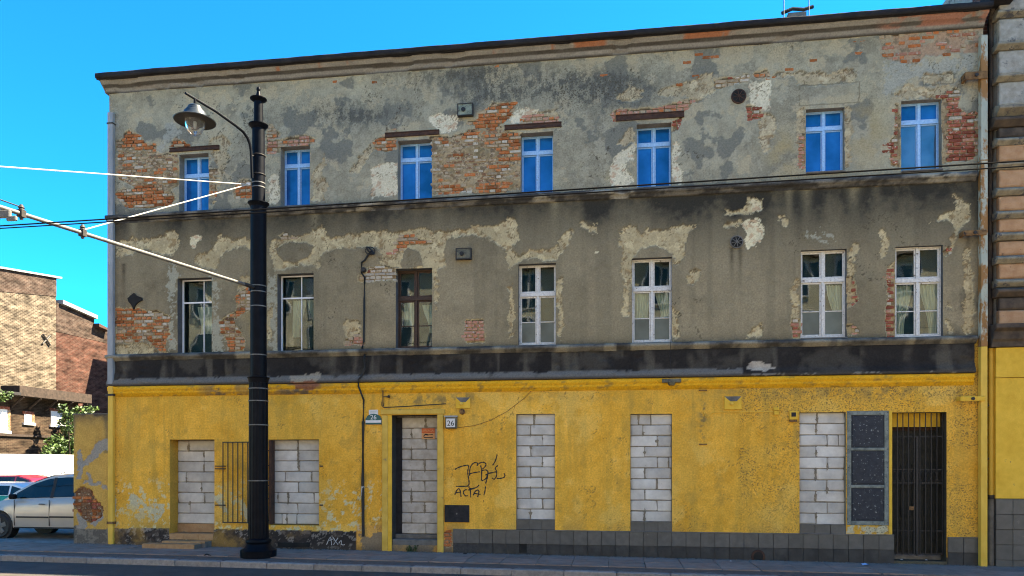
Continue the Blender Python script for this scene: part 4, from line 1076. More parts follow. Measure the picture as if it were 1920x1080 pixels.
# ---------------------------------------------------------------- grey plinth tiles
UT = [unit_block('tile', .004, .012, 200 + s, M['tile']) for s in range(4)]
def tile(x, z, w, h, y=-.03, t=.03, parent=None, nm='tile', m=None):
    inst(nm, random.choice(UT), (x, y + t / 2 + random.uniform(-.0015, .0015), z), (w - .011, t, h - .011), m or M['tile'], parent or BLD, (random.uniform(-.006, .006), 0, random.uniform(-.004, .004)))
def ztop(x): return P(x, 990.5 + (x - 850) * (1009 - 990.5) / 980).z
for (xa, xb) in [(850, 1675.5), (1776, 1834)]:
    X0, X1 = P(xa, 1000).x, P(xb, 1000).x
    n = round((X1 - X0) / .302); w = (X1 - X0) / n
    zt = (ztop(xa) + ztop(xb)) / 2
    b = MB(); b.box(X0, X1, -.0285, .03, -.3, zt - .004); b.build('tile_bed', M['tile_bed'], BLD)
    for i in range(n):
        xc = X0 + (i + .5) * w
        for r in range(3):
            if r == 0 or not (xa == 850 and i < 2 and r >= 1):
                x_img = proj(np.array([xc]), np.array([zt]))[0][0]
                if r == 1 and 968 < x_img < 988: continue
                tile(xc, zt - .302 * (r + .5), w, .302, -.042, m=M['tile'] if r == 0 else M['tile_dirty'])
    b = MB(); b.box(X0, X1, -.055, .01, zt - .002, zt + .016); bevel(b.build('plinth_ledge', M['concrete'], BLD), .004)
for key, yb in (('g4', 975), ('g5', 979), ('g6', 984)):
    x0, x1, z0, _ = G[key]; zt = P((x0 + x1) and {'g4': 1004, 'g5': 1221, 'g6': 1542}[key], yb).z
    b = MB(); b.box(x0, x1, .012, .1, z0 - .02, zt); b.build('tile_bed', M['tile_bed'], BLD)
    for i in range(3): tile(x0 + (x1 - x0) * (i + .5) / 3, (z0 + zt) / 2, (x1 - x0) / 3, zt - z0, -.004)
    b = MB(); b.box(x0 + .002, x1 - .002, -.015, .08, zt - .002, zt + .012); b.build('tile_edge', M['concrete'], BLD)
# cellar vent holes
for (xl, xr, yt, yb, d) in [(969, 988, 1019, 1036, -.0295), (523, 582, 1016, 1027, -.052)]:
    x0, x1, z0, z1 = rect(xl, xr, yt, yb)
    b = MB()
    if d < -.05:
        pts = [(x0 + (x1 - x0) * t + random.uniform(-.02, .02), z1 - random.uniform(0, .03)) for t in np.linspace(1, 0, 9)] + [(x0 + (x1 - x0) * t, z0 + random.uniform(-.0, .03)) for t in np.linspace(0, 1, 9)]
        b.prism(pts, d, .01)
    else: b.box(x0, x1, d, .01, z0, z1)
    b.build('cellar_vent', M['dark'], BLD)

# ---------------------------------------------------------------- doors, steps, grilles on the ground floor
x0, x1, z0, z1 = G['g3']
b = MB()
b.box(P(717, 900).x, P(728, 900).x, -.05, .02, gz(-6) - .02, P(725, 779).z); b.box(P(820.5, 900).x, P(832, 900).x, -.05, .02, gz(-5) - .02, P(826, 777).z)
b.box(P(715, 900).x, P(834, 900).x, -.055, .02, P(775, 777).z, P(775, 767.5).z)
bevel(b.build('door_surround', M['yellow_dull'], BLD), .012)
b = MB(); b.box(P(728, 900).x, x0, -.02, .02, gz(-6) - .02, z1); b.build('door_jamb', M['yellow'], BLD)
b = MB(); b.box(x0, x1, .02, .40, z0 - .1, P(785, 1012).z - .0); b.box(x0 + .002, x1 - .002, .25, .36, P(785, 1012).z, P(785, 1004).z); bevel(b.build('threshold', M['concrete'], BLD), .01)
b = MB(); b.box(x0 + .002, x0 + .13, .33, .398, P(785, 1004).z + .002, z1 - .05); b.build('door_post', M['tarred'], BLD)
# cable and bracket over the door
b = MB(); b.tube([P(718, 732, -.05), P(718, 752, -.05), P(719, 762, -.05)], .012); b.tube([P(716, 753, -.05), P(716, 760, -.05), P(719, 764, -.05), P(760, 762, -.05), P(836, 757, -.045)], .010); b.tube([P(719, 744, -.05), P(731, 743.5, -.05)], .010); b.lathe([(.02, -.04), (.032, -.02), (.032, .01), (.02, .03)], P(729, 743.5, -.04), 10, 'y')
b.build('cable_bracket', M['iron'], BLD)
# steps
x0, x1, _, _ = G['g1']
STEP = MB(); z_a = P(360, 984).z
STEP.box(x0 + .003, x1 - .003, -.02, .32, gz(-10) - .05, P(345, 1000).z - .012)
STEP.box(P(318, 1010).x, P(398, 1010).x, -.30, -.02, gz(-10) - .05, P(345, 1012).z - .012)
STEP.box(P(296, 1020).x, P(391, 1020).x, -.58, -.302, gz(-10) - .05, gz(-10) + .10)
ST = STEP.build('door_step', M['concrete'], BLD)
def ochre(xa, xb, y, zlo, zhi, n, treads):
    for i in range(n):
        w = (xb - xa) / n
        inst('step_tile', random.choice(UT), (xa + (i + .5) * w, y - .006, (zlo + zhi) / 2), (w - .006, .014, zhi - zlo), M['tile_ochre'], ST)
        inst('step_tile', random.choice(UT), (xa + (i + .5) * w, y + treads / 2, zhi + .006), (w - .006, treads, .014), M['tile_ochre'], ST)
ochre(x0 + .01, x1 - .01, -.025, P(345, 1012).z + .012, P(345, 1000).z - .014, 3, .3)
ochre(P(318, 1010).x, P(398, 1010).x, -.305, gz(-10) + .11, P(345, 1012).z - .014, 3, .26)
ochre(P(296, 1020).x, P(391, 1020).x, -.588, gz(-10), gz(-10) + .098, 4, .26)
b = MB(); b.box(x0 + .003, x1 - .003, .305, .318, P(360, 1000).z, z_a); b.build('step_riser', M['tile_ochre'], BLD)
# barred shutter folded back against the wall beside the second opening
b = MB()
xa, xb = P(418, 900, -.06).x, P(502, 900, -.06).x; zt, zb = P(460, 830, -.06).z, P(460, 979, -.06).z
nb_ = 10
for i in range(nb_): x = xa + (xb - xa) * i / (nb_ - 1); b.box(x - .009, x + .009, -.069, -.051, zb, zt)
b.box(xa - .01, xb + .01, -.072, -.05, zt, zt + .022); b.box(xa - .01, xb + .01, -.072, -.05, zb - .022, zb)
for y in (874, 879, 947): b.box(P(406, y).x, xa + .04, -.07, -.01, P(412, y).z - .012, P(412, y).z + .012)
b.build('window_grille', M['iron'], BLD)
b = MB(); xh = P(507, 900, -.02).x
b.box(xh - .02, xh + .035, -.05, .13, G['g2'][2] + .03, G['g2'][3] - .02)
for y in (845, 873, 910, 935, 975): b.box(xh - .07, xh - .02, -.066, -.03, P(505, y).z - .012, P(505, y).z + .012)
b.build('grille_hinge', M['rust'], BLD)
for (x, y) in [(603, 874), (603, 947)]:
    q = P(x, y); b = MB(); b.box(q.x - .035, q.x + .035, -.035, .0, q.z - .014, q.z + .014); b.build('grille_catch', M['iron'], BLD)
# panelled black shutter
x0, x1, z0, z1 = G['g7']
b = MB(); e = .085
zz = [z0 + .01, z0 + .01 + (z1 - z0) * .335, z0 + (z1 - z0) * .665, z1 - .005]
rects_frame(b, x0 + .004, x1 - .004, z0 + .004, z1 - .004, e, -.01, .05)
for k in (1, 2): b.box(x0 + e, x1 - e, -.0085, .048, zz[k] - .03, zz[k] + .03)
SH = b.build('shutter', M['door_grey'], BLD); bevel(SH, .006)
lv = [z0 + e, zz[1] - .03, zz[1] + .03, zz[2] - .03, zz[2] + .03, z1 - e]
for k in range(3):
    b = MB(); b.box(x0 + e, x1 - e, .006, .04, lv[2 * k], lv[2 * k + 1]); b.box(x0 + e + .03, x1 - e - .03, -.004, .0055, lv[2 * k] + .03, lv[2 * k + 1] - .03)
    bevel(b.build('panel', M['door_black'], SH), .008)
for k in range(14):
    zc = z0 + .06 + (z1 - z0 - .1) * (k % 7) / 6; xc = x0 + .03 if k < 7 else x1 - .03
    b = MB(); b.lathe([(.008, -.016), (.008, -.008)], (xc, 0, zc), 8, 'y'); b.build('rivet', M['iron'], SH)
# gated passage
x0, x1, z0, z1 = G['g8']
b = MB(); b.box(x0, x1, .02, .55, z0 - .15, z0 - .04); b.box(x0, x1, .28, .55, z0 - .04, z0 + .10); b.build('passage_step', M['concrete'], BLD)
DR = MB().box(x0 + .02, x1 - .02, .45, .50, z0 + .1, z1 - .36).build('door', M['old_door'], BLD)
for i in range(4):
    for (za, zb2) in ((.18, .80), (.88, 1.5), (1.56, 2.0)):
        xa = x0 + .06 + i * (x1 - x0 - .1) / 4
        MB().box(xa + .02, xa + (x1 - x0 - .1) / 4 - .02, .425, .4495, z0 + za, z0 + zb2).build('panel', M['old_door'], DR)
b = MB(); b.box(x0 + .02, x1 - .02, .40, .52, z1 - .36, z1 - .29); b.build('door_transom', M['rust'], BLD)
b = MB(); b.box(x0 + .0, x1 - .0, .30, .34, z1 - .29, z1 + .005); b.build('transom_board', M['yellow'], BLD)
GT = MB(); yg = .10
for i in range(10):
    x = x0 + .03 + (x1 - x0 - .06) * i / 9
    GT.box(x - .008, x + .008, yg, yg + .016, z0 + .12, z1 - .01)
for zc in (z0 + .14, z0 + .62, z0 + 1.62, z0 + 1.9, z1 - .5):
    GT.box(x0 + .01, x1 - .01, yg + .0165, yg + .03, zc - .014, zc + .014)
GT.box((x0 + x1) / 2 - .02, (x0 + x1) / 2 + .02, yg - .006, yg + .034, z0 + .10, z1 - .5)
for i in range(9):
    xc = x0 + .03 + (x1 - x0 - .06) * (i + .5) / 9; zc = z0 + 1.76
    GT.tube([(xc + .05 * math.cos(a), yg + .008, zc + .10 * math.sin(a)) for a in np.linspace(0, 2 * math.pi, 13)], .005, 5)
GATE = GT.build('gate', M['iron'], BLD)
b = MB(); b.box(x0 + .37, x0 + .46, yg - .012, yg + .02, z0 + 1.05, z0 + 1.13); b.build('lock', M['bracket'], GATE)
MB().box(P(1666.9, 900).x, P(1672.4, 900).x, -.012, .03, P(1669, 1004).z, P(1669, 771).z).build('yellow_mullion', M['yellow'], BLD)

# ---------------------------------------------------------------- fittings on the wall
def box_at(name, m, xl, xr, yt, yb, t, parent=BLD, y0=0.0):
    a = rect(xl, xr, yt, yb); b = MB(); b.box(a[0], a[1], -t + y0, .02, a[2], a[3]); return bevel(b.build(name, m, parent), .006), a
for (xl, xr, yt, yb, m) in [(860, 887, 198, 219, 'box_green'), (857, 884, 468, 487, 'box_dark')]:
    o, a = box_at('lamp_box', M[m], xl, xr, yt, yb, .09)
    c = ((a[0] + a[1]) / 2 - .04, -.09, (a[2] + a[3]) / 2)
    MB().lathe([(.045, -.03), (.05, .0), (.05, .02)], c, 14, 'y').build('lamp_socket', M['black'], o)
    f = MB(); rects_frame(f, a[0] - .012, a[1] + .012, a[2] - .012, a[3] + .012, .02, -.10, -.005); f.build('rim', M['iron'], o)
for (xl, xr, yt, yb) in [(855, 882, 745, 766), (1358, 1390, 743, 768)]:
    o, a = box_at('lamp_box', M['yellow'], xl, xr, yt, yb, .035)
    c = ((a[0] + a[1]) / 2 - .03, -.035, (a[2] + a[3]) / 2 - .02)
    MB().lathe([(.02, -.05), (.035, -.04), (.035, .01)], c, 12, 'y').build('lamp_socket', M['yellow_smooth'], o)
    MB().prism([(a[0], a[3] - .004), (a[0] + .12, a[3] - .11), (a[1] - .1, a[3] - .11), (a[1], a[3] - .004)], -.037, -.034).build('soot_mark', M['concrete'], o)
for (x, y, r, m, rim) in [(1385, 181, .155, 'dark', 'rust'), (1381, 454, .135, 'dark', 'concrete')]:
    c = P(x, y)
    o = MB().lathe([(r, -.03), (r * 1.02, -.02), (r * 1.02, .03)], (c.x, 0, c.z), 24, 'y').build('vent', M[rim], BLD)
    MB().lathe([(r * .86, -.0345), (r * .86, -.031)], (c.x, 0, c.z), 22, 'y').build('vent_hole', M[m], o)
    b = MB()
    for k in range(4):
        a = k * math.pi / 4 + .2
        b.tube([(c.x + r * .8 * math.cos(a), -.038, c.z + r * .8 * math.sin(a)), (c.x - r * .8 * math.cos(a), -.038, c.z - r * .8 * math.sin(a))], .008, 5)
    b.build('vent_bars', M[rim], o)
MB().prism([(P(x, 0).x, P(252, y).z) for x, y in [(241, 560), (246, 555), (253, 550), (257, 555), (267, 559), (268, 564), (261, 567), (256, 572), (252, 580), (248, 572), (243, 566)]], -.045, .02).build('broken_pipe', M['dark'], BLD)
c = P(1421, 1043); o = MB().lathe([(.13, -.06), (.145, -.05), (.145, 0)], (c.x, 0, c.z), 20, 'y').build('vent', M['rust'], BLD)
MB().lathe([(.10, -.065), (.10, -.0605)], (c.x, 0, c.z), 18, 'y').build('vent_hole', M['dark'], o)
# meter cabinet
o, a = box_at('meter_cabinet', M['tarred'], 834, 880, 947, 979, .03)
MB().lathe([(.016, -.045), (.02, -.03)], ((a[0] + a[1]) / 2, 0, (a[2] + a[3]) / 2), 10, 'y').build('lock', M['steel'], o)
# small yellow switch boxes and conduit
b = MB(); b.tube([P(1320, 772, -.012), P(1323, 780, -.012), P(1328, 781, -.012), P(1334, 774, -.012), P(1340, 773, -.012), P(1400, 772.5, -.012), P(1450, 772, -.012)], .010, 6); b.build('conduit', M['yellow_smooth'], BLD)
box_at('switch_box', M['yellow'], 1450, 1460, 764, 770, .05); box_at('switch_box', M['yellow'], 1450.5, 1459.5, 771, 778, .06)
o, a = box_at('keypad_box', M['yellow'], 1479, 1494, 771, 787, .08)
MB().box(a[0] + .035, a[1] - .035, -.084, -.078, a[2] + .06, a[3] - .03).build('keypad', M['ink'], o)
MB().box(a[0] + .01, a[1] - .01, -.075, .0, a[2] - .045, a[2] - .002).build('terminal', M['bracket'], o)
for y in (732, 833):
    q = P(1318, y); b = MB(); b.box(q.x - .085, q.x + .085, -.03, .0, q.z - .012, q.z + .012); b.build('sign_bracket', M['bracket'], BLD)
q = P(867, 772); b = MB(); b.lathe([(.05, -.06), (.065, -.03), (.065, .02)], (q.x, 0, q.z), 12, 'y'); b.build('bell_push', M['bracket'], BLD)
q = P(1259, 713, -.1); b = MB(); b.box(q.x - .2, q.x + .2, -.17, -.08, q.z - .05, q.z + .03); b.lathe([(.06, -.11), (.09, -.05)], (q.x, -.10, q.z), 12, 'z'); b.build('broken_lamp', M['box_dark'], BLD)

# downpipes
b = MB(); xa, xb = P(203, 500, -.07).x, P(213, 500, -.07).x
b.box(xa, xb, -.11, -.005, 3.92, P(208, 210, -.1).z); GP = b.build('downpipe', M['pipe_grey'], BLD); bevel(GP, .01)
MB().box(xa - .01, xb + .01, -.12, .0, P(208, 236).z, P(208, 236).z + .03).build('pipe_clip', M['iron'], GP)
YP = MB().box(xa + .005, xb - .005, -.10, -.005, gz(-12), 3.92).build('downpipe', M['yellow_smooth'], BLD); bevel(YP, .01)
MB().box(xa - .05, xb + .01, -.11, .0, P(208, 743).z, P(208, 743).z + .05).build('pipe_clip', M['iron'], YP)
MB().box(xa - .01, xb + .02, -.115, .0, P(208, 982).z, P(208, 982).z + .06).build('pipe_clip', M['bracket'], YP)
xa, xb = P(1837.5, 500, -.12).x, P(1850, 500, -.12).x
DP = MB().box(xa + .004, xb + .006, -.16, -.03, 4.42, P(1844, 66, -.14).z).build('downpipe', M['rust_pipe'], BLD); bevel(DP, .008)
for y in (306, 376): MB().box(xa, xb + .01, -.166, -.025, P(1843, y).z - .012, P(1843, y).z + .012).build('pipe_joint', M['rust_pipe'], DP)
DY = MB().box(xa, xb, -.16, -.03, gz(7.4), 4.419).build('downpipe', M['yellow_smooth'], BLD); bevel(DY, .008)
for (xl, xr, y, h, par, mm) in [(1808, 1851, 144, .16, DP, 'bracket'), (1804, 1849, 438, .11, DP, 'bracket'), (1799, 1846, 748, .10, DY, 'yellow')]:
    a, c = P(xl, y, -.15), P(xr, y, -.15)
    o = MB().box(a.x, c.x, -.19, -.162, a.z - h / 2, a.z + h / 2).build('pipe_bracket', M[mm], par); bevel(o, .01)
    MB().box(a.x, a.x + .05, -.162, .0, a.z - h / 2 + .01, a.z + h / 2 - .01).build('bracket_arm', M[mm], o)
    MB().lathe([(.035, -.215), (.035, -.19)], ((a.x + c.x) / 2, 0, a.z), 8, 'y').build('bolt', M['iron'], o)

# spray-painted writing: flat strokes of paint on the plaster
def strokes(name, lines, ox, oy, k, r, m, parent=BLD, y=-.004):
    b = MB()
    for ln in lines:
        pts = [P(ox + p[0] / k, oy + p[1] / k) for p in ln]
        sm = []
        for i in range(len(pts) - 1):
            p0, p1, p2, p3 = pts[max(i - 1, 0)], pts[i], pts[i + 1], pts[min(i + 2, len(pts) - 1)]
            for t in (0, .25, .5, .75):
                sm.append(.5 * ((2 * p1) + (p2 - p0) * t + (2 * p0 - 5 * p1 + 4 * p2 - p3) * t * t + (3 * p1 - p0 - 3 * p2 + p3) * t ** 3))
        sm.append(pts[-1])
        V, F = [], []
        for i, p in enumerate(sm):
            d = sm[min(i + 1, len(sm) - 1)] - sm[max(i - 1, 0)]
            nrm = Vector((-d.z, 0, d.x)); nrm = nrm.normalized() if nrm.length > 1e-6 else Vector((1, 0, 0))
            rr = r * (1 + .25 * math.sin(i * 1.7))
            col_, dp = facade(np.array([p.x]), np.array([p.z]))
            yy = float(dp[0]) + y
            for s_, dy in ((-1, .006), (-.55, 0), (.55, 0), (1, .006)):
                q = p + nrm * rr * s_; V.append((q.x, yy + dy, q.z))
        for i in range(len(sm) - 1):
            for j in range(3): F.append((i * 4 + j, i * 4 + j + 1, i * 4 + j + 5, i * 4 + j + 4))
        b.add(V, F)
    return b.build(name, m, parent)
def strokes_each(name, lines, *a):
    for ln in lines: strokes(name, [ln], *a)
strokes_each('graffiti_stroke', [
 [(125,395),(200,355),(300,325),(365,318),(378,340),(365,420),(365,480),(380,560),(388,640),(375,690),(320,705),(145,705)],
 [(400,510),(400,420),(415,350),(450,295),(500,268),(545,285),(535,330)], [(385,480),(480,455),(585,438)], [(535,320),(580,280),(650,262),(695,285),(690,330),(635,390)],
 [(600,320),(620,420),(615,600)], [(620,415),(700,405),(735,440),(720,520),(690,570),(620,605)], [(692,655),(720,560),(738,470)], [(690,500),(760,465),(890,438)], [(820,320),(870,240),(905,120)],
 [(920,320),(870,370),(895,430),(890,520),(850,575),(815,550)], [(895,558),(960,560),(1030,540),(1048,505),(1030,465)], [(385,705),(400,745),(480,740),(540,715),(570,680)],
 [(125,860),(150,800),(195,750),(225,790),(240,900)], [(135,825),(235,820)], [(345,765),(295,785),(285,830),(320,880),(365,875)], [(375,775),(470,750)], [(410,765),(420,910)],
 [(465,870),(500,800),(545,775),(570,800),(545,905)], [(470,830),(600,855)], [(690,705),(680,790),(660,870)], [(648,975),(664,975)]], 840, 840, 9.817, .0155, M['ink'])
strokes_each('graffiti_stroke', [[(1175,912),(1195,872),(1202,915)], [(1190,890),(1208,882)], [(1208,872),(1236,912)], [(1236,875),(1212,912)], [(1240,905),(1252,890),(1256,912),(1272,912)]], 200, 700, 2.842, .011, M['chalk'])

# ================================================================ NEIGHBOUR ON THE RIGHT
NX = P(1868, 500, -.12).x
NB_ = empty('corner_building', (NX + 3, 0, gz(NX + 3)), 'neighbouring house with grey and orange rusticated stone over a yellow ground floor', 'building')
MB().box(NX + .06, NX + 9, .0, 10, -.3, 13).build('wall', M['stone_grey'], NB_)
zn = lambda y: P(1895, y, -.16).z
def course(name, yt, yb, m, x0=NX + .06, d=.12):
    a, c = zn(yb), zn(yt); b = MB(); e = min(.03, (c - a) * .2)
    b.prismx([(.03, a), (-d + .04, a), (-d, a + e), (-d - .012, (a + c) / 2), (-d, c - e), (-d + .04, c), (.03, c)], x0, NX + 9)
    o = b.build(name, m, NB_); bevel(o, .015); return o
def ledge(yt, yb, m, d=.24, x0=NX - .02):
    a, c = zn(yb), zn(yt); b = MB()
    b.prismx([(.03, a), (-.13, a), (-d, a + (c - a) * .45), (-d, a + (c - a) * .7), (-.12, c), (.03, c)], x0, NX + 9)
    o = b.build('ledge', m, NB_); bevel(o, .008); return o
for (a, c) in [(-60, 18), (31, 78), (91, 138), (150, 196)]: course('stone_course', a, c, M['stone_grey'])
for y in (18, 78, 138): ledge(y, y + 13, M['stone_ledge'])
ledge(196, 216, M['stone_ledge'], .30); ledge(216, 236, M['stone_dark'], .26, NX - .08); course('stone_course', 236, 256, M['stone_dark'])
for (a, c) in [(268, 301), (315, 350), (365, 394), (408, 434), (450, 478), (492, 522)]: course('stone_course', a, c, M['stone_orange'])
for y in (256, 301, 350, 394, 434, 478, 522): ledge(y, y + 15, M['stone_ledge'], .22)
ledge(538, 556, M['stone_dark'], .24); course('stone_course', 556, 580, M['stone_dark']); course('stone_course', 580, 609, M['stone_orange'])
b = MB(); b.prismx([(.03, zn(650)), (-.15, zn(650)), (-.17, zn(640)), (-.22, zn(636)), (-.24, zn(622)), (-.34, zn(617)), (-.34, zn(609)), (.03, zn(607))], NX - .10, NX + 9)
bevel(b.build('cornice', M['stone_dark'], NB_), .01)
b = MB(); b.box(NX, NX + 9, -.10, .03, zn(935), zn(708)); b.build('yellow_wall', M['yellow'], NB_)
b = MB(); b.box(NX, NX + 9, -.115, .03, zn(707), zn(651)); b.build('yellow_frieze', M['yellow'], NB_)
b = MB(); b.box(NX, NX + 9, -.08, .03, -.4, zn(935.2)); b.build('tile_bed', M['tile_bed'], NB_)
zt = zn(936)
for i in range(6):
    for r in range(5): tile(NX + .16 + i * .32, zt - .31 * (r + .5), .32, .31, -.108, .03, NB_)
# slot between the houses with the old party wall and a rainwater pipe
MB().box(XR + .012, NX + .05, .30, .5, 0, 12).build('party_wall', M['brick_party'], NB_)
MB().box(XR + .02, XR + .10, .12, .299, gz(7.5), 4.3).build('yellow_pier', M['yellow'], NB_)
pc = P(1858.5, 700, .02)
RP = MB().tube([(pc.x, .02, P(1859, 933).z), (pc.x, .02, 4.5)], .052, 12).build('rain_pipe', M['yellow_smooth'], NB_)
MB().tube([(pc.x, .02, gz(7.5)), (pc.x, .02, P(1859, 936).z)], .066, 12).build('pipe_foot', M['concrete'], RP)
MB().tube([(pc.x, .02, P(1859, 936).z), (pc.x, .02, P(1859, 928).z)], .082, 12).build('pipe_collar', M['iron'], RP)
UPX = MB().tube([(pc.x + .03, .12, 4.5), (pc.x + .03, .12, 11.2), (pc.x + .03, -.05, 11.5)], .05, 10).build('rain_pipe', M['stone_dark'], NB_)
b = MB(); b.prismx([(-.35, 11.35), (-.45, 11.5), (-.44, 11.62), (.1, 11.62), (.1, 11.35)], XR - .02, NX + .25); b.build('gutter_hopper', M['tarred'], NB_)
for y in (760, 860): MB().box(XR + .015, XR + .14, .0, .28, P(1852, y).z - .02, P(1852, y).z + .02).build('pipe_clip', M['iron'], NB_)

# low yellow garden wall at the left corner
SW = empty('boundary_wall', (P(170, 1000).x, .2, gz(-12.6)), 'low yellow roadside wall with peeling paint and a patch of bare brick', 'wall')
x0, x1 = P(137, 900).x, P(203, 900, -.07).x + .01; zt = P(170, 778).z
sx = np.arange(x0, x1 + .01, .0225); sz = np.arange(gz(-12.6) - .15, zt + .02, .0225)
SX, SZ = np.meshgrid(sx, sz); spx, spy = proj(SX, SZ)
sf = fbm(SX * 3.2, SZ * 3.2, 301, 5, .6); s2 = fbm(SX * 9, SZ * 9, 305, 4, .6)
SX2, SZ2 = SX.copy(), SZ.copy()
SC = np.stack([.52 + .2 * (sf - .5), .31 + .15 * (sf - .5), .075 + .04 * (sf - .5)], -1); SDp = .01 * (sf - .5)
qx, qy = spx + (sf - .5) * 26, spy + (s2 - .5) * 10
def slay(m, c, k=1.0):
    m = np.clip(np.asarray(m, float) * k, 0, 1)[..., None]; SC[...] = SC * (1 - m) + np.asarray(c) * m
slay(sstep(.45, .68, fbm(SX * 4, SZ * .6, 311, 4)) * (spy < 850), (.20, .15, .07), .8)
slay(np.exp(-np.clip(spy - 778, 0, 500) / 14) * (.3 + s2), (.07, .06, .05))
for p in [[(176,832),(188,826),(202,820),(203,845),(186,850),(180,858),(150,880),(138,885),(137,866),(160,862)], [(142,850),(150,842),(158,870),(150,895),(140,900)], [(160,888),(166,886),(172,905),(190,902),(190,908),(170,910),(158,905)], [(150,900),(178,905),(180,909),(150,906)], [(190,908),(203,912),(203,918),(192,916)], [(142,958),(150,970),(160,985),(150,995),(138,992)], [(165,980),(185,970),(192,960),(193,972),(178,988)]]:
    m = inpoly(qx, qy, p); slay(m, (.26, .25, .225), .9); SDp += .008 * m
slay((spy > 992) | ((spx < 143) & (spy > 940) & (sf > .45)), (.12, .105, .085)); slay((spy > 990) & (s2 > .55), (.22, .19, .15), .7)
SBR = [(140,922),(149,911),(163,914),(175,922),(182,938),(190,952),(190,966),(182,976),(168,980),(152,974),(146,960),(140,955)]
m = inpoly(qx, qy, SBR); SDp[m] = .035; slay(m, (.17, .075, .035)); slay(m & (s2 > .55), (.26, .19, .12), .8)
edge = np.exp(-(SX - x0) / .03); SDp += edge * .02
grid_object('wall', SX, SZ, SDp, SC, np.ones((len(sz) - 1, len(sx) - 1), bool), M['wall'], SW, (x0, 0, sz[0]))
MB().box(x0 + .004, x1 - .001, .04, .42, gz(-13) - .2, zt + .01).build('wall_core', M['concrete'], SW)
MB().box(x0 - .015, x1 - .002, -.012, .44, zt + .012, zt + .035).build('coping', M['concrete'], SW)
for row in range(40):
    z = .03 + row * PITCH; st = row % 2
    for i in range(8):
        x = x0 + .03 + i * (.262 if st else .133) + .05 * st
        a, c = proj(np.array([x]), np.array([z]))
        if inpoly(a, c, SBR)[0]:
            inst('brick', random.choice(UB), (x, random.uniform(.006, .022) + .05, z), ((.248 if st else .119) * random.uniform(.85, 1), .1, .064), M[random.choice(['brick_orange', 'brick_red', 'brick_brown', 'brick_brown'])], SW)

# ================================================================ STREET
def slope_sheet(name, x0, x1, y0, y1, dz, m, n=1):
    xsn = np.linspace(x0, x1, n + 1)
    b = MB(); V = []
    for x in xsn: V += [(x, y0, gz(x) + dz), (x, y1, gz(x) + dz)]
    b.add(V, [(2 * i, 2 * i + 2, 2 * i + 3, 2 * i + 1) for i in range(n)])
    o = b.build(name, m, None, (0, 0, 0)); o['kind'] = 'structure'; return o
slope_sheet('ground', -150, 150, -150, 150, -.20, M['yard'])
slope_sheet('road', -120, 120, -21.5, -2.32, -.12, M['road'])
slope_sheet('yard', -60, XL + .1, .02, 80, -.012, M['yard'])
PAVE = slope_sheet('pavement', -60, 60, -2.16, .3, -.016, M['asphalt'], 40)
WORLD_POS[PAVE] = Vector((0, 0, 0))
US = [unit_block('slab', .006, .02, 300 + s, M['slab']) for s in range(4)]
tilt = math.atan(.007)
for i in range(-24, 15):
    for r in range(2):
        w = .735
        x = i * w + .2 + random.uniform(-.004, .004)
        inst('slab', random.choice(US), (x, -.44 - r * .74 + .0, gz(x) - .02 + random.uniform(-.003, .004)), (w - .012, .728, .05), M['slab'], PAVE, (random.uniform(-.003, .003), tilt + random.uniform(-.003, .003), 0))
UK = [unit_block('kerb_stone', .004, .05, 320 + s, M['kerb']) for s in range(3)]
for i in range(-26, 20):
    x = i * 1.0 + .5
    inst('kerb_stone', random.choice(UK), (x, -2.235 + random.uniform(-.006, .006), gz(x) - .13 + random.uniform(-.004, .004)), (.988, .17, .26), M['kerb'], PAVE, (0, tilt, random.uniform(-.004, .004)))
# dirt that has gathered along the foot of the walls
dv, df = [], []
rr = random.Random(5)
for k in range(2600):
    x = rr.uniform(-13.2, 7.6); y = -.055 - abs(rr.gauss(0, .07)); s = rr.uniform(.006, .02)
    if k % 5 == 0: y = -2.14 + rr.gauss(0, .05)
    if k % 11 == 0: y = rr.uniform(-2.1, -.1); s = rr.uniform(.004, .012)
    n0 = len(dv); z = gz(x) + .006
    for q in range(4):
        a = q * math.pi / 2 + rr.random(); dv.append((x + s * math.cos(a) * 1.4, y + s * math.sin(a), z + rr.uniform(0, .006)))
    dv.append((x, y, z + s * .7)); df += [(n0, n0 + 1, n0 + 4), (n0 + 1, n0 + 2, n0 + 4), (n0 + 2, n0 + 3, n0 + 4), (n0 + 3, n0, n0 + 4)]
b = MB(); b.add(dv, df); o = b.build('street_dirt', M['concrete'], None, (0, 0, 0)); o['kind'] = 'stuff'

# ================================================================ TRAM POLE WITH LAMP
PXc, PYc = -7.63, -1.41
pz = lambda y: CAMZ + 15.9 * (HORIZON - y) / FPX
zb = gz(PXc)
POLE = empty('street_lamp', (PXc, PYc, zb), 'tall black fluted tram pole with a curved lamp arm and hanging bell lamp', 'street lamp')
c0 = (PXc, PYc, 0)
MB().lathe([(.37, zb - .02), (.375, pz(1031)), (.36, pz(1029.5)), (.30, pz(1027)), (.245, pz(1019)), (.26, pz(1017)), (.275, pz(1015)), (.262, pz(1011)), (.225, pz(1009))], c0, 40).build('base', M['pole'], POLE)
MB().lathe([(.212, pz(1012)), (.205, pz(900)), (.197, pz(714))], c0, 36, flute=1, smooth=False).build('shaft', M['pole'], POLE)
MB().lathe([(.17, pz(712)), (.165, pz(384))], c0, 32).build('shaft', M['pole'], POLE)
MB().lathe([(.137, pz(383)), (.130, pz(241))], c0, 32).build('shaft', M['pole'], POLE)
MB().lathe([(.098, pz(240)), (.092, pz(188))], c0, 28).build('shaft', M['pole'], POLE)
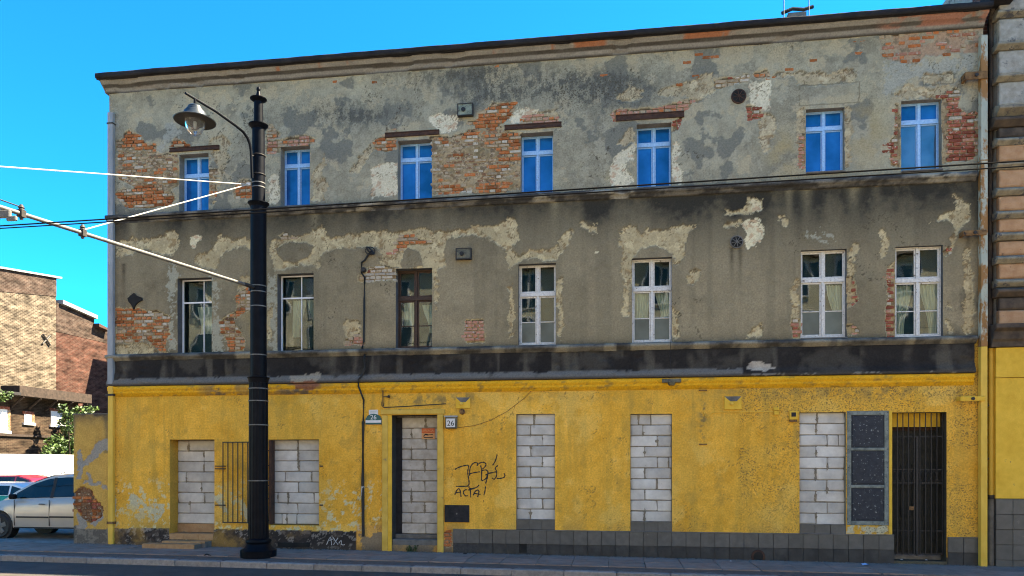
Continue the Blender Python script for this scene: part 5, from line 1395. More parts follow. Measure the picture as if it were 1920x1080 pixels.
for (y, ro, ri, h) in [(709, .235, .20, 9), (382, .225, .17, 6), (235, .205, .14, 7), (186, .175, .095, 5)]:
    MB().lathe([(ri, pz(y + h)), (ro * .93, pz(y + 1)), (ro, pz(y)), (ro, pz(y - 1.2)), (ri * .9, pz(y - 2.6))], c0, 36).build('collar', M['pole'], POLE)
MB().lathe([(.07, pz(185)), (.055, pz(180)), (.04, pz(174)), (.03, pz(171)), (.045, pz(168)), (.04, pz(165)), (.012, pz(162))], c0, 20).build('finial', M['pole'], POLE)
for y, r in [(575, .168), (666, .17), (729, .203), (752, .203), (797, .205), (901, .21), (352, .137), (344, .137), (537, .17), (548, .17)]:
    MB().lathe([(r, pz(y + 1)), (r + .006, pz(y + .9)), (r + .006, pz(y - .9)), (r, pz(y - 1))], c0, 28).build('strap', M['steel'], POLE)
dA = Vector((-.27, -.963, 0)).normalized()
pc = Vector((PXc, PYc, 0))
def on(r, y=None, z=None):
    q = pc + dA * r
    d = -q.x * SN + (q.y + CAMD) * CS
    q.z = z if z is not None else CAMZ + d * (HORIZON - y) / FPX
    return q
arm = [on(.19, 334), on(.20, 318), on(.21, 300), on(.22, 284), on(.25, 271), on(.32, 259), on(.45, 247), on(.65, 236), on(1.2, 208.5), on(1.95, 174.5)]
MB().tube(arm, [.03] * 7 + [.028, .026, .024], 10).build('lamp_arm', M['pole'], POLE)
for y in (292, 328):
    b = MB(); b.tube([on(-.14, y), on(.2, y)], .016, 6); b.lathe([(.142, pz(y + 1)), (.15, pz(y + .6)), (.15, pz(y - .6)), (.142, pz(y - 1))], c0, 24); b.build('arm_clamp', M['iron'], POLE)
lc = on(1.72, 200)
LZ = CAMZ + 14.25 * (HORIZON - 223) / FPX
armz = on(1.72, 185).z
lcx = (lc.x, lc.y, 0)
LH = MB().lathe([(.385, LZ - .01), (.39, LZ + .004), (.33, LZ + .035), (.24, LZ + .075), (.215, LZ + .12), (.20, LZ + .17), (.165, LZ + .19), (.16, LZ + .215), (.135, LZ + .235), (.13, LZ + .27), (.10, LZ + .295), (.03, LZ + .305)], lcx, 40).build('lamp_shade', mat('lamp_shade_paint', (.012, .018, .024), (.022, .03, .036), 8, .4, .04, spec=.5), POLE)
MB().lathe([(.37, LZ - .012), (.2, LZ + .02), (.05, LZ + .03)], lcx, 36).build('reflector', M['iron'], LH)
MB().tube([(lc.x, lc.y, LZ + .29), (lc.x, lc.y, armz)], .026, 10).build('hanger', M['pole'], LH)
gm = bpy.data.materials.new('lamp_glass'); nt, N, L, bs = nodes_of(gm)
bs.inputs['Base Color'].default_value = (.85, .85, .83, 1); bs.inputs['Roughness'].default_value = .12; bs.inputs['Transmission Weight'].default_value = .93; bs.inputs['IOR'].default_value = 1.12
dn = N.new('ShaderNodeTexNoise'); dn.inputs['Scale'].default_value = 12; dr_ = N.new('ShaderNodeMapRange'); dr_.inputs[3].default_value = .03; dr_.inputs[4].default_value = .15
L.new(dn.outputs[0], dr_.inputs[0]); L.new(dr_.outputs[0], bs.inputs['Roughness'])
MB().lathe([(.19, LZ - .01), (.185, LZ - .06), (.165, LZ - .14), (.12, LZ - .22), (.06, LZ - .265), (.01, LZ - .275)], lcx, 32).build('lamp_glass', gm, LH)
MB().lathe([(.03, LZ + .02), (.035, LZ - .05), (.03, LZ - .13), (.012, LZ - .15)], lcx, 16).build('bulb', M['pipe_grey'], LH)
# bracket tube that carries the tram wires
dB = Vector((-1.45, -5.16, 0)).normalized()
zA = CAMZ + 15.9 * (HORIZON - 541) / FPX
barm = lambda r, dz=0: Vector((PXc + dB.x * r, PYc + dB.y * r, zA + dz + r * .012))
MB().tube([barm(.16), barm(8.2)], .034, 12).build('bracket_arm', M['steel'], POLE)
MB().tube([barm(.15), barm(.42)], .042, 12).build('arm_socket', M['iron'], POLE)
b = MB(); b.box(PXc - .175, PXc - .15, PYc - .11, PYc - .06, zA - .06, zA + .09); b.build('arm_clamp', M['steel'], POLE)
for r in (4.05, 5.05):
    q = barm(r)
    b = MB(); b.tube([q + Vector((0, 0, -.09)), q + Vector((0, 0, .13))], .026, 8); b.box(q.x - .045, q.x + .045, q.y - .045, q.y + .045, q.z - .055, q.z + .055)
    b.lathe([(.05, .05), (.03, .085), (.048, .09), (.02, .14)], q, 10); b.build('insulator', M['iron'], POLE)
q = barm(5.35)
b = MB(); b.box(q.x - .12, q.x + .16, q.y - .03, q.y + .03, q.z - .16, q.z - .05); b.box(q.x - .22, q.x - .12, q.y - .02, q.y + .02, q.z - .2, q.z - .08); b.box(q.x + .10, q.x + .26, q.y - .025, q.y + .025, q.z - .21, q.z - .14)
bevel(b.build('wire_hanger', M['steel'], POLE), .01)

# ropes and wires
def sag(a, c, s, n=14):
    a, c = Vector(a), Vector(c)
    return [a.lerp(c, t) - Vector((0, 0, s * 4 * t * (1 - t))) for t in np.linspace(0, 1, n)]
cl = Vector((PXc - .2, PYc - .06, pz(346.5)))
def wire(name, pts, r, m, label, cat, group=None):
    o = MB().tube(pts, r, 6).build(name, m, None, pts[0]); tag(o, label, cat, group); return o
far_r = Vector((-9.08, -6.57, CAMZ + 11.0 * (HORIZON - 312) / FPX))
endA = cl + (far_r - cl) * 1.45
oa = wire('stay_rope', sag(cl, endA, .0), .0105, M['rope'], 'upper white stay rope running from the tram pole clamp out of view', 'rope', 'white stay ropes')
ob = wire('stay_rope', sag(cl, barm(4.05, .05), .0), .0115, M['rope'], 'lower white stay rope from the tram pole clamp down to the bracket tube', 'rope', 'white stay ropes')
MB().box(cl.x - .03, cl.x + .06, cl.y - .03, cl.y + .03, cl.z - .03, cl.z + .03).build('rope_shackle', M['white'], oa)
w1 = lambda X: Vector((X, -5.95, CAMZ + 3.74 + .012 * (X + 9)))
w2 = lambda X: Vector((X, -6.5, CAMZ + 3.50 + .010 * (X + 9)))
wire('contact_wire', [w1(X) for X in np.linspace(-70, 45, 30)], .011, M['wire'], 'upper of the two dark tram wires crossing the facade', 'wire', 'tram wires')
wire('contact_wire', [w2(X) for X in np.linspace(-70, 45, 30)], .009, M['wire'], 'lower of the two dark tram wires crossing the facade', 'wire', 'tram wires')
qe = barm(4.05); ql = Vector((-13.5, -6.9, qe.z + .35))
wire('steady_rod', [barm(5.3, -.05), barm(5.3, -.05) + Vector((-3, -.35, .12))], .028, M['steel'], 'short grey steady tube hanging under the bracket tube at the picture edge', 'rod')
wire('span_wire', sag(barm(5.05, .1), barm(7.5, .25), .02), .010, M['ink'], 'thin dark span wire tied to the two insulators above the tube', 'wire')

# the black service cable
cab = [P(x, y, -.03) for x, y in [(697, 470), (690, 478), (684, 488), (678, 492), (678, 512), (684, 520), (683, 560), (682, 640), (679, 652), (684, 664)]] + [P(x, y, -.16) for x, y in [(683, 672), (684, 690), (679, 704), (672, 712)]] + [P(x, y, -.10) for x, y in [(672, 724), (676, 734)]] + [P(x, y, -.03) for x, y in [(682, 750), (681, 792)]]
CB = wire('service_cable', cab, .022, M['black'], 'black service cable looping down the grey wall beside the brown window', 'cable')
MB().tube([P(681, 790, -.035), P(680, 900, -.035), P(681, 1006, -.06)], .034, 10).build('cable_duct', M['black'], CB)
MB().tube([P(680, 912, -.037), P(680, 930, -.037)], .0365, 10).build('paint_splash', M['chalk'], CB)
b = MB()
for k in range(3): b.tube([P(694 + 9 * math.cos(a) * (1 - .15 * k), 470 + 7 * math.sin(a + k), -.05 - .015 * k) for a in np.linspace(0, 6.3, 14)], .012, 6)
b.build('cable_loop', M['black'], CB)
MB().lathe([(.05, -.10), (.06, -.05), (.05, .02)], (P(683, 507).x, 0, P(683, 507).z), 10, 'y').build('insulator', M['iron'], CB)
wire('thin_wire', [P(x, y, -.02) for x, y in [(1012, 716)]] + [P(x, y, -.012) for x, y in [(985, 745), (950, 772), (920, 788), (890, 798), (858, 802)]], .005, M['bracket'], 'thin sagging wire from the yellow moulding to the number lamp', 'wire')
wire('thin_wire', [P(1258, 636, -.15), P(1257, 650, -.15), P(1256, 668, -.07), P(1259, 700, -.07), P(1260, 708, -.13)], .006, M['ink'], 'thin black wire hanging over the dark frieze above the broken lamp', 'wire')

# ================================================================ PLATES
def text(body, loc, size, m, parent, name='lettering'):
    c = bpy.data.curves.new(name, 'FONT'); c.body = body; c.size = size; c.align_x = 'CENTER'; c.align_y = 'CENTER'; c.extrude = .002
    c.materials.append(m)
    o = bpy.data.objects.new(name, c); o.rotation_euler = (R(90), 0, 0)
    dg = bpy.context.evaluated_depsgraph_get(); COLL.objects.link(o); dg.update()
    me = bpy.data.meshes.new_from_object(o.evaluated_get(dg)); me.name = name
    bpy.data.objects.remove(o)
    o = bpy.data.objects.new(name, me); o.rotation_euler = (R(90), 0, 0)
    return place(o, parent, loc)
a = rect(686, 716, 776, 796); cx = (a[0] + a[1]) / 2; w, h = a[1] - a[0], a[3] - a[2]
b = MB(); prof = [(a[0], a[2]), (a[1], a[2]), (a[1], a[2] + h * .55)] + [(cx + w / 2 * math.cos(t) * .92, a[2] + h * .55 + h * .45 * math.sin(t)) for t in np.linspace(.15, math.pi - .15, 9)] + [(a[0], a[2] + h * .55)]
b.prism(prof, -.03, -.015); NP = b.build('house_number_plate', M['green_plate']); tag(NP, 'arched green plate with white number 26 left of the main door', 'number plate')
MB().box(a[0] + .004, a[1] - .004, -.0335, -.0305, a[2] + h * .16, a[2] + h * .40).build('white_stripe', M['white'], NP)
text('26', (cx, -.0315, a[2] + h * .66), .15, M['white'], NP)
a2 = rect(692, 709, 768.5, 777.5)
PL = MB().box(a2[0], a2[1], -.0145, .0, a2[2], a2[3]).build('paper_plate', M['white']); tag(PL, 'small blank white plate behind the top of the green number plate', 'plate')
for k in range(2): MB().box(a2[0] + .03, a2[1] - .04, -.0165, -.0148, a2[3] - .035 - .02 * k, a2[3] - .03 - .02 * k).build('faint_line', M['pipe_grey'], PL)
a = rect(837, 858, 781, 804); LP = MB().box(a[0], a[1], -.14, .0, a[2], a[3]).build('number_lamp', M['box_dark']); bevel(LP, .02); tag(LP, 'square wall lamp box with black number 26 right of the main door', 'number lamp')
MB().box(a[0] + .03, a[1] - .03, -.146, -.1405, a[2] + .03, a[3] - .055).build('lamp_face', M['white'], LP)
MB().box(a[0] - .012, a[1] + .012, -.155, -.02, a[3] - .02, a[3] + .012).build('lamp_lid', M['pipe_grey'], LP)
text('26', ((a[0] + a[1]) / 2, -.1475, (a[2] + a[3]) / 2 - .025), .17, M['ink'], LP)
a = rect(783, 808, 802, 822); yS = .355
WS = MB().box(a[0], a[1], yS, yS + .018, a[2], a[3]).build('warning_sign', M['tan_plate']); tag(WS, 'small orange warning sign on the blocks walling up the main door', 'sign')
h = a[3] - a[2]; w = a[1] - a[0]
MB().box(a[0], a[1], yS - .003, yS - .0005, a[2] + h * .56, a[3]).build('sign_header', M['orange_plate'], WS)
text('UWAGA!', ((a[0] + a[1]) / 2, yS - .0045, a[2] + h * .77), .075, M['tan_plate'], WS)
cx, cz = (a[0] + a[1]) / 2, a[2]
MB().prism([(a[0] + w * .12, cz + h * .22), (a[0] + w * .18, cz + h * .40), (a[0] + w * .32, cz + h * .50), (a[0] + w * .55, cz + h * .42), (a[0] + w * .86, cz + h * .47), (a[0] + w * .86, cz + h * .40), (a[0] + w * .45, cz + h * .33), (a[0] + w * .25, cz + h * .36), (a[0] + w * .2, cz + h * .22)], yS - .003, yS - .0005).build('pictogram', M['ink'], WS)
MB().box(a[0] + w * .16, a[1] - w * .14, yS - .003, yS - .0005, cz + h * .10, cz + h * .18).build('print_line', M['ink'], WS)

# ================================================================ ROOF CLUTTER
q = P(1494, 14, 1.2)
CH = empty('chimney', (q.x, 1.2, 11.5), 'low dark chimney cap peeping over the roof edge beneath the aerials', 'chimney')
MB().box(q.x - .2, q.x + .2, 1.15, 1.5, 11.3, P(1494, 25, 1.2).z).build('stack', M['concrete'], CH)
MB().tube([(q.x - .33, 1.2, P(1494, 21, 1.2).z - .02), (q.x - .1, 1.2, P(1494, 16, 1.2).z), (q.x + .15, 1.2, P(1494, 19, 1.2).z), (q.x + .36, 1.2, P(1494, 15, 1.2).z)], .04, 7).build('cowl', M['tarred'], CH)
for x, lab in ((1470, 'thin roof aerial mast left of the chimney cap'), (1517, 'thin roof aerial mast right of the chimney cap')):
    q = P(x, 15, .8)
    A = MB().tube([(q.x, .8, 11.4), (q.x, .8, 13.2)], .012, 6).build('aerial_mast', M['steel'], None, (q.x, .8, 11.4)); tag(A, lab, 'aerial', 'roof aerials')
    MB().tube([(q.x - .35, .8, 12.9), (q.x + .35, .8, 12.9)], .008, 5).build('crossbar', M['steel'], A)

# ================================================================ CARS
def paint(name, c, metal=.3):
    m = mat(name, c, tuple(min(1, v * 1.08) for v in c), 3, .32, .0, metal=metal, spec=.5)
    m.node_tree.nodes['Principled BSDF'].inputs['Coat Weight'].default_value = .6
    return m
CGL = glass_mat('car_glass', (.008, .012, .012), .02, 1.42, .02)
def lin(t, pts):
    return float(np.interp(t, [p[0] for p in pts], [p[1] for p in pts]))
def car(label, group, x_front, y_side, zg, L, W, belt, roof, hood, wheels, pm, glass=CGL, wr=.315, rot=0.0, roof_paint=None):
    """side profile (s along the length from the nose, z above ground): belt = shoulder line, roof = roof line, hood = nose/bonnet/belt cover line"""
    root = empty('parked_car', (x_front, y_side, zg), label, 'car', group)
    S = sorted(set(list(np.linspace(0, L, 47)) + [wheels[0] + wr * 1.22 * k for k in (-1, -.95, -.7, -.35, 0, .35, .7, .95, 1)] + [wheels[1] + wr * 1.22 * k for k in (-1, -.95, -.7, -.35, 0, .35, .7, .95, 1)]))
    def wid(s): return W / 2 * (1 - .16 * max(0, 1 - s / .55) ** 2 - .10 * max(0, 1 - (L - s) / .4) ** 2)
    V, F = [], []
    NP_ = 10
    for s in S:
        zb_ = .26 + .10 * max(0, 1 - s / .3)
        for wc in wheels:
            d = abs(s - wc)
            if d < wr * 1.2: zb_ = max(zb_, wr + math.sqrt(max(0, (wr * 1.2) ** 2 - d * d)))
        zt_ = lin(s, hood); w = wid(s)
        zs_ = [zb_, zb_ + .02, max(zb_ + .03, .45), max(zb_ + .04, .62), max(zb_ + .05, zt_ - .22), max(zb_ + .06, zt_ - .06), max(zb_ + .07, zt_)]
        ws = [w * .93, w * .965, w * .985, w, w * .985, w * .955, w * .90]
        row = [(-a, z) for a, z in zip(ws, zs_)] + [(0, max(zb_ + .07, zt_) + .035)] + [(a, z) for a, z in zip(ws[::-1], zs_[::-1])]
        for a, z in row: V.append((s, a, z))
    m_ = 15
    for i in range(len(S) - 1):
        for k in range(m_ - 1): F.append((i * m_ + k, (i + 1) * m_ + k, (i + 1) * m_ + k + 1, i * m_ + k + 1))
    F.append(tuple(range(m_))); F.append(tuple(reversed(range((len(S) - 1) * m_, len(S) * m_))))
    cr, sr = math.cos(rot), math.sin(rot)
    def T(p): return (x_front + p[0] * cr - (p[1] + W / 2) * sr, y_side + p[0] * sr + (p[1] + W / 2) * cr, zg + p[2])
    B = MB().add([T(p) for p in V], F, True).build('body', pm, root, None, 40)
    # cabin
    s0, s1 = roof[0][0], roof[-1][0]
    SS = np.linspace(s0, s1, 40); V, F = [], []
    def half(s, z):
        zb2, = (lin(s, belt),)
        return wid(s) * .90 - max(0, z - zb2) * .30
    for s in SS:
        zb2 = lin(s, belt) - .03; zr = max(lin(s, roof), zb2 + .02)
        row = []
        for t in (0, .5, .86, .95): z = zb2 + (zr - zb2) * t; row.append((-half(s, z), z))
        row.append((-half(s, zr) * .80, zr + .012)); row.append((0, zr + .03))
        row = row + [(-a, z) for a, z in row[-2::-1]]
        V += [(s, a, z) for a, z in row]
    m_ = 11
    for i in range(len(SS) - 1):
        for k in range(m_ - 1): F.append((i * m_ + k, (i + 1) * m_ + k, (i + 1) * m_ + k + 1, i * m_ + k + 1))
    CBN = MB().add([T(p) for p in V], F, True).build('cabin', roof_paint or pm, root, None, 40)
    # side glass
    def pane(a, c_, side, nm='side_window'):
        vs, n = [], 12
        lo, hi = [], []
        for s in np.linspace(a, c_, n):
            zb2 = lin(s, belt) + .02; zr = lin(s, roof) - .075
            zr = max(zr, zb2 + .01)
            for z, lst in ((zb2, lo), (zr, hi)):
                lst.append((s, side * (half(s, z) + .008), z))
        V = lo + hi; F = [(i, i + 1, n + i + 1, n + i) for i in range(n - 1)]
        if side > 0: F = [f[::-1] for f in F]
        MB().add([T(p) for p in V], F, True).build(nm, glass, root)
    cuts = roof[0][0] + .30, (roof[0][0] + roof[-1][0]) / 2 - .22, (roof[0][0] + roof[-1][0]) / 2 + .62, roof[-1][0] - .25
    cuts = PCUTS.get(label, cuts)
    for side in (-1, 1):
        for a, c_ in zip(cuts[:-1], cuts[1:]): pane(a + .035, c_ - .035, side)
    # windscreen
    sa = roof[0][0] + .06; sb = [p for p in roof if p[1] >= max(q[1] for q in roof) - .13][0][0]
    vs = []
    for s in np.linspace(sa, sb, 6):
        z = lin(s, roof); h_ = half(s, z) * .86
        vs += [(s - .008, -h_, z + .018), (s - .012, 0, z + .044), (s - .008, h_, z + .018)]
    F = []
    for i in range(5):
        for k in range(2): F.append((3 * i + k, 3 * i + k + 1, 3 * i + k + 4, 3 * i + k + 3))
    MB().add([T(p) for p in vs], F, True).build('windscreen', glass, root)
    # wheels
    for wc in wheels:
        for side in (-1, 1):
            c = T((wc, side * (W / 2 - .10), wr))
            prof = [(wr * .62, -.09), (wr * .9, -.10), (wr, -.075), (wr, .075), (wr * .9, .10), (wr * .62, .09)]
            wh = MB().lathe(prof, (c[0], c[1], c[2]), 28, 'y').build('wheel', M['black'], root)
            if rot: wh.rotation_euler = (0, 0, rot)
            rb = MB(); yo = c[1] - .10 * (1 if side < 0 else -1)
            for k in range(5):
                a = 2 * math.pi * k / 5 + .3
                d1 = Vector((math.cos(a), 0, math.sin(a))); d2 = Vector((-math.sin(a), 0, math.cos(a))); o_ = Vector((c[0], yo, c[2]))
                q = [o_ + d1 * .05 + d2 * .045, o_ + d1 * wr * .64 + d2 * .062, o_ + d1 * wr * .64 - d2 * .062, o_ + d1 * .05 - d2 * .045]
                rb.prism([(v.x, v.z) for v in q], yo - .004, yo + .03)
            rb.lathe([(.07, -.006), (.07, .03)], (c[0], yo, c[2]), 14, 'y')
            rb.build('rim', M['steel'], wh)
            MB().lathe([(wr * 1.17, -.02), (wr * 1.17, .22 if side < 0 else -.22)], (c[0], T((wc, side * (W / 2 - .05), 0))[1], c[2]), 24, 'y').build('wheel_arch', M['black'], root)
    for side in (-1, 1):
        q = T((.06, side * (W / 2 - .28), .66)); MB().box(q[0] - .03, q[0] + .12, q[1] - .16, q[1] + .16, q[2] - .07, q[2] + .07).build('headlight', M['white'], root)
        q = T((L - .06, side * (W / 2 - .14), .85)); MB().box(q[0] - .10, q[0] + .03, q[1] - .08, q[1] + .08, q[2] - .12, q[2] + .12).build('tail_light', M['orange_plate'], root)
    return root, T, half, wid
PCUTS = {}
SIL = 'silver people carrier parked behind the yellow boundary wall'
PCUTS[SIL] = (1.30, 2.36, 3.35, 4.15)
zg = gz(-15)
R1, T1, half1, wid1 = car(SIL, 'cars parked in the yard', -16.78, .72, zg, 4.42, 1.8,
    [(0, .80), (1.0, .98), (1.2, 1.0), (2.3, 1.04), (4.3, 1.10)], [(.95, .98), (1.3, 1.22), (1.75, 1.47), (2.2, 1.615), (2.7, 1.655), (3.6, 1.64), (4.2, 1.56), (4.38, 1.2)],
    [(0, .52), (.05, .66), (.3, .79), (.9, .965), (1.2, 1.0), (2.3, 1.04), (4.25, 1.10), (4.42, .9)], (.92, 3.62), paint('silver_car_paint', (.44, .39, .32), .3))
def strip(nm, s0, s1, z0, z1, y, m, par): 
    p, q = T1((s0, 0, z0)), T1((s1, 0, z1)); return MB().box(p[0], q[0], y, y + .02, p[2], q[2]).build(nm, m, par)
ys = .72 + .0
strip('rub_strip', 1.42, 2.34, .535, .575, ys - .012, M['black'], R1); strip('rub_strip', 2.38, 3.2, .545, .585, ys - .012, M['black'], R1)
for s in (1.36, 2.36, 3.24): strip('door_gap', s - .004, s + .004, .33, 1.0, ys - .002, M['black'], R1)
strip('sill', 1.35, 3.2, .27, .30, ys + .0, M['black'], R1)
p = T1((2.16, 0, .885)); MB().tube([(p[0] - .08, ys - .0, p[2]), (p[0] - .05, ys - .03, p[2] + .01), (p[0] + .05, ys - .03, p[2] + .01), (p[0] + .08, ys - .0, p[2])], .015, 6).build('door_handle', M['steel'], R1)
p = T1((1.40, 0, 1.04)); bevel(MB().box(p[0] - .09, p[0] + .09, ys - .15, ys - .01, p[2] - .02, p[2] + .11).build('wing_mirror', M['pole'], R1), .03)
MB().tube([T1((2.45, -.60, 1.67)), T1((2.62, -.60, 1.72)), T1((3.4, -.60, 1.72)), T1((3.55, -.60, 1.67))], .014, 6).build('roof_rail', M['iron'], R1)
for s in (2.36,): 
    V = [T1((s + d, -(half1(s, z) + .011), z)) for d, z in ((-.05, 1.05), (.05, 1.05), (.06, 1.57), (-.02, 1.57))]
    MB().add(V, [(0, 1, 2, 3)]).build('door_pillar', M['black'], R1)
car('white roofed car with a green body just beyond the silver people carrier', 'cars parked in the yard', -22.35, 4.6, gz(-19) - .02, 4.2, 1.72,
    [(0, .75), (1.1, .86), (4, .9)], [(1.0, .86), (1.8, 1.22), (2.2, 1.285), (3.2, 1.28), (3.9, 1.1), (4.1, .9)], [(0, .5), (.08, .64), (.9, .82), (1.1, .86), (4.0, .9), (4.2, .75)], (.82, 3.4), paint('green_car_paint', (.01, .27, .13), 0), roof_paint=paint('white_car_paint', (.74, .74, .72), 0))
car('red hatchback with its roof showing beyond the white roofed car', 'cars parked in the yard', -26.6, 9.6, gz(-24) - .02, 4.1, 1.72,
    [(0, .8), (1.0, .92), (4, .98)], [(.95, .92), (1.7, 1.32), (2.2, 1.41), (3.2, 1.41), (3.8, 1.24), (4.0, .98)], [(0, .5), (.08, .66), (.9, .86), (1.1, .92), (4.0, .97), (4.1, .8)], (.8, 3.3), paint('red_car_paint', (.30, .008, .02), .1))
car('dark blue car mostly hidden between the red hatchback and the silver one', 'cars parked in the yard', -21.6, 9.2, gz(-20) - .02, 4.1, 1.72,
    [(0, .8), (1.0, .97), (4, 1.04)], [(.95, .95), (1.7, 1.36), (2.2, 1.44), (3.2, 1.44), (3.8, 1.28), (4.0, 1.05)], [(0, .5), (.08, .68), (.9, .9), (1.1, .97), (4.0, 1.02), (4.1, .8)], (.8, 3.3), paint('blue_car_paint', (.01, .04, .16), .2))

# ================================================================ BACKGROUND
FE = empty('board_fence', (-27, 15, gz(-27)), 'bright white board fence at the back of the yard behind the cars', 'fence')
for k in range(-3, 5):
    ya = 15.1 + k * 2.9
    MB().box(-27.04, -27.0, ya + .03, ya + 2.87, gz(-27) + .05, 2.42).build('fence_panel', M['fence'], FE)
    MB().box(-27.06, -26.98, ya - .028, ya + .028, gz(-27), 2.40).build('fence_post', M['post'], FE)
CG = empty('gable_building', (-37, 16, 0), 'tall bare gable of cream and brown brick beyond the yard', 'building')
ga = PX(105, 520, -32).y; t0 = PX(0, 503, -32)
MB().prismx([(4, 0), (ga, 0), (ga, 11.6), (t0.y, 11.0), (4, 8.8)], -42, -32).build('wall', M['cream_brick'], CG)
MB().prismx([(4, 8.801), (t0.y, 11.001), (ga, 11.601), (ga, PX(105, 521, -32).z), (t0.y, PX(0, 504, -32).z), (4, 10.1)], -42, -31.97).build('parapet', M['cap_brick'], CG)
MB().prismx([(4, 10.11), (t0.y, PX(0, 504, -32).z + .006), (ga + .3, PX(105, 521, -32).z + .02), (ga + .3, PX(105, 521, -32).z + .12), (t0.y, PX(0, 504, -32).z + .1), (4, 10.2)], -42.1, -31.85).build('coping', M['pipe_grey'], CG)
for yy, zz in ((PX(86, 638, -32).y, PX(86, 638, -32).z),):
    MB().tube([(-31.95, yy - .3, zz - .25), (-31.95, yy + .25, zz + .3)], .05, 6).tube([(-31.93, yy - .3, zz + .3), (-31.93, yy + .25, zz - .25)], .05, 6).build('wall_anchor', M['iron'], CG)
OG = empty('brick_tenement', (-37, 27, 0), 'orange brick gable stepping down beside the cream gable', 'building')
a, c, d = PX(106, 567, -32), PX(177, 598, -32), PX(200, 607, -32)
MB().prismx([(ga + .002, 0), (36, 0), (36, 9.6), (ga + .002, 9.6)], -42, -32.03).build('wall', M['orange_brick'], OG)
MB().prismx([(ga + .002, 9.601), (36, 9.601), (36, 10.5), (c.y, 10.6), (c.y, c.z), (a.y, a.z)], -42, -32.01).build('parapet', M['cap_brick'], OG)
MB().prismx([(ga + .31, a.z - .02), (c.y + .05, c.z), (c.y + .05, c.z + .22), (ga + .31, a.z + .2)], -42.1, -31.8).build('coping', M['pipe_grey'], OG)
MB().prismx([(c.y - .1, c.z - .5), (c.y + 1.0, c.z - .62), (c.y + 1.0, c.z - .5), (c.y - .1, c.z - .3)], -33, -31.6).build('roof_scrap', M['rust'], OG)
# unseen rear tenement, added to shade the end of the orange gable
RT = empty('shading_tenement', (-20, 32, 0), 'unseen rear tenement added to shade the orange gable', 'building')
MB().box(-27, -12, 27.15, 37, 0, 14).build('wall', M['orange_brick'], RT); MB().box(-27.2, -11.8, 26.95, 37.2, 14, 14.25).build('roof', M['tarred'], RT)
# brown shed with charred eaves
SH_ = empty('brick_shed', (-31, 16, 0), 'dark brown brick outbuilding with a charred roof beam and small blocked windows', 'shed')
MB().box(-31.96, -30, 8, 21.4, -.3, 5.35).build('wall', M['shed_brick'], SH_)
BY0 = PX(25, 735, -29.6).y
MB().box(-30.3, -29.25, BY0, 21.5, 5.36, 5.85).build('roof_beam', M['timber'], SH_)
MB().box(-31.9, -29.15, 8, BY0 - .02, 5.36, 5.5).build('roof', M['tarred'], SH_)
for k, yy in enumerate(np.linspace(BY0 + .3, 21.2, 5)): MB().tube([(-29.99, yy, 4.8), (-29.3, yy, 5.33)], .06, 6).build('strut', M['timber'], SH_)
MB().box(-29.99, -29.9, 8, 19.6, 3.35, 3.47).build('ledge', M['timber'], SH_)
for (xl, xr, yt, yb) in [(-25, 13, 768, 806), (45, 59, 777, 792), (95, 116, 772, 796)]:
    p, q = PX(xl, yb, -30), PX(xr, yt, -30)
    W_ = MB().box(-30.02, -29.94, p.y - .12, q.y + .12, q.z + .001, q.z + .14).build('window_lintel', M['brick_red'], SH_)
    WW = MB().box(-30.01, -29.97, p.y, q.y, p.z, q.z).build('window', M['fence'], SH_)
    MB().box(-30.0, -29.95, q.y + .001, q.y + .16, p.z, q.z).build('window_jamb', M['brick_brown'], WW)
    MB().box(-30.0, -29.9, p.y - .1, q.y + .18, p.z - .12, p.z - .001).build('sill', M['fence'], WW)

# leafy bush behind the fence
leaf = bpy.data.materials.new('bush_leaf'); nt, N, L, bs = nodes_of(leaf)
geo = N.new('ShaderNodeNewGeometry'); nz_ = N.new('ShaderNodeTexNoise'); nz_.inputs['Scale'].default_value = 2.2
L.new(geo.outputs['Position'], nz_.inputs['Vector'])
cr = N.new('ShaderNodeValToRGB'); cr.color_ramp.elements[0].position = .32; cr.color_ramp.elements[0].color = (.011, .03, .008, 1); cr.color_ramp.elements[1].position = .68; cr.color_ramp.elements[1].color = (.075, .13, .022, 1)
L.new(nz_.outputs[0], cr.inputs[0]); L.new(cr.outputs[0], bs.inputs['Base Color']); bs.inputs['Roughness'].default_value = .55
bs.inputs['Subsurface Weight'].default_value = .0
def leaves(name, centres, n, size, m, parent, seed):
    r = np.random.default_rng(seed)
    C = np.array([c[:3] for c in centres]); Rr = np.array([c[3] for c in centres])
    idx = r.choice(len(C), n, p=Rr ** 2 / (Rr ** 2).sum())
    d = r.normal(size=(n, 3)); d /= np.linalg.norm(d, axis=1)[:, None]
    pos = C[idx] + d * (Rr[idx] * r.uniform(.35, 1.08, n) ** .6)[:, None]
    u = r.normal(size=(n, 3)) * [1, 1, .6] ; u /= np.linalg.norm(u, axis=1)[:, None]
    v = np.cross(u, d + r.normal(size=(n, 3)) * .5); v /= np.linalg.norm(v, axis=1)[:, None]
    s = size * r.uniform(.6, 1.3, n)[:, None]
    w = np.cross(u, v) * s * .18
    V = np.stack([pos - u * s * .6, pos + v * s * .38 + w, pos + u * s * .6, pos - v * s * .38 + w], 1).reshape(-1, 3)
    k = np.arange(n)[:, None] * 4
    Q = np.concatenate([k + [0, 1, 2], k + [0, 2, 3]])
    return np_mesh(name, V, Q, None, m, parent, tuple(pos.mean(0)), smooth=False)
BU = empty('leafy_bush', (-28.6, 19, gz(-28)), 'leafy green bush growing over the white fence beside the yellow wall', 'bush')
rb = random.Random(3); cen = []
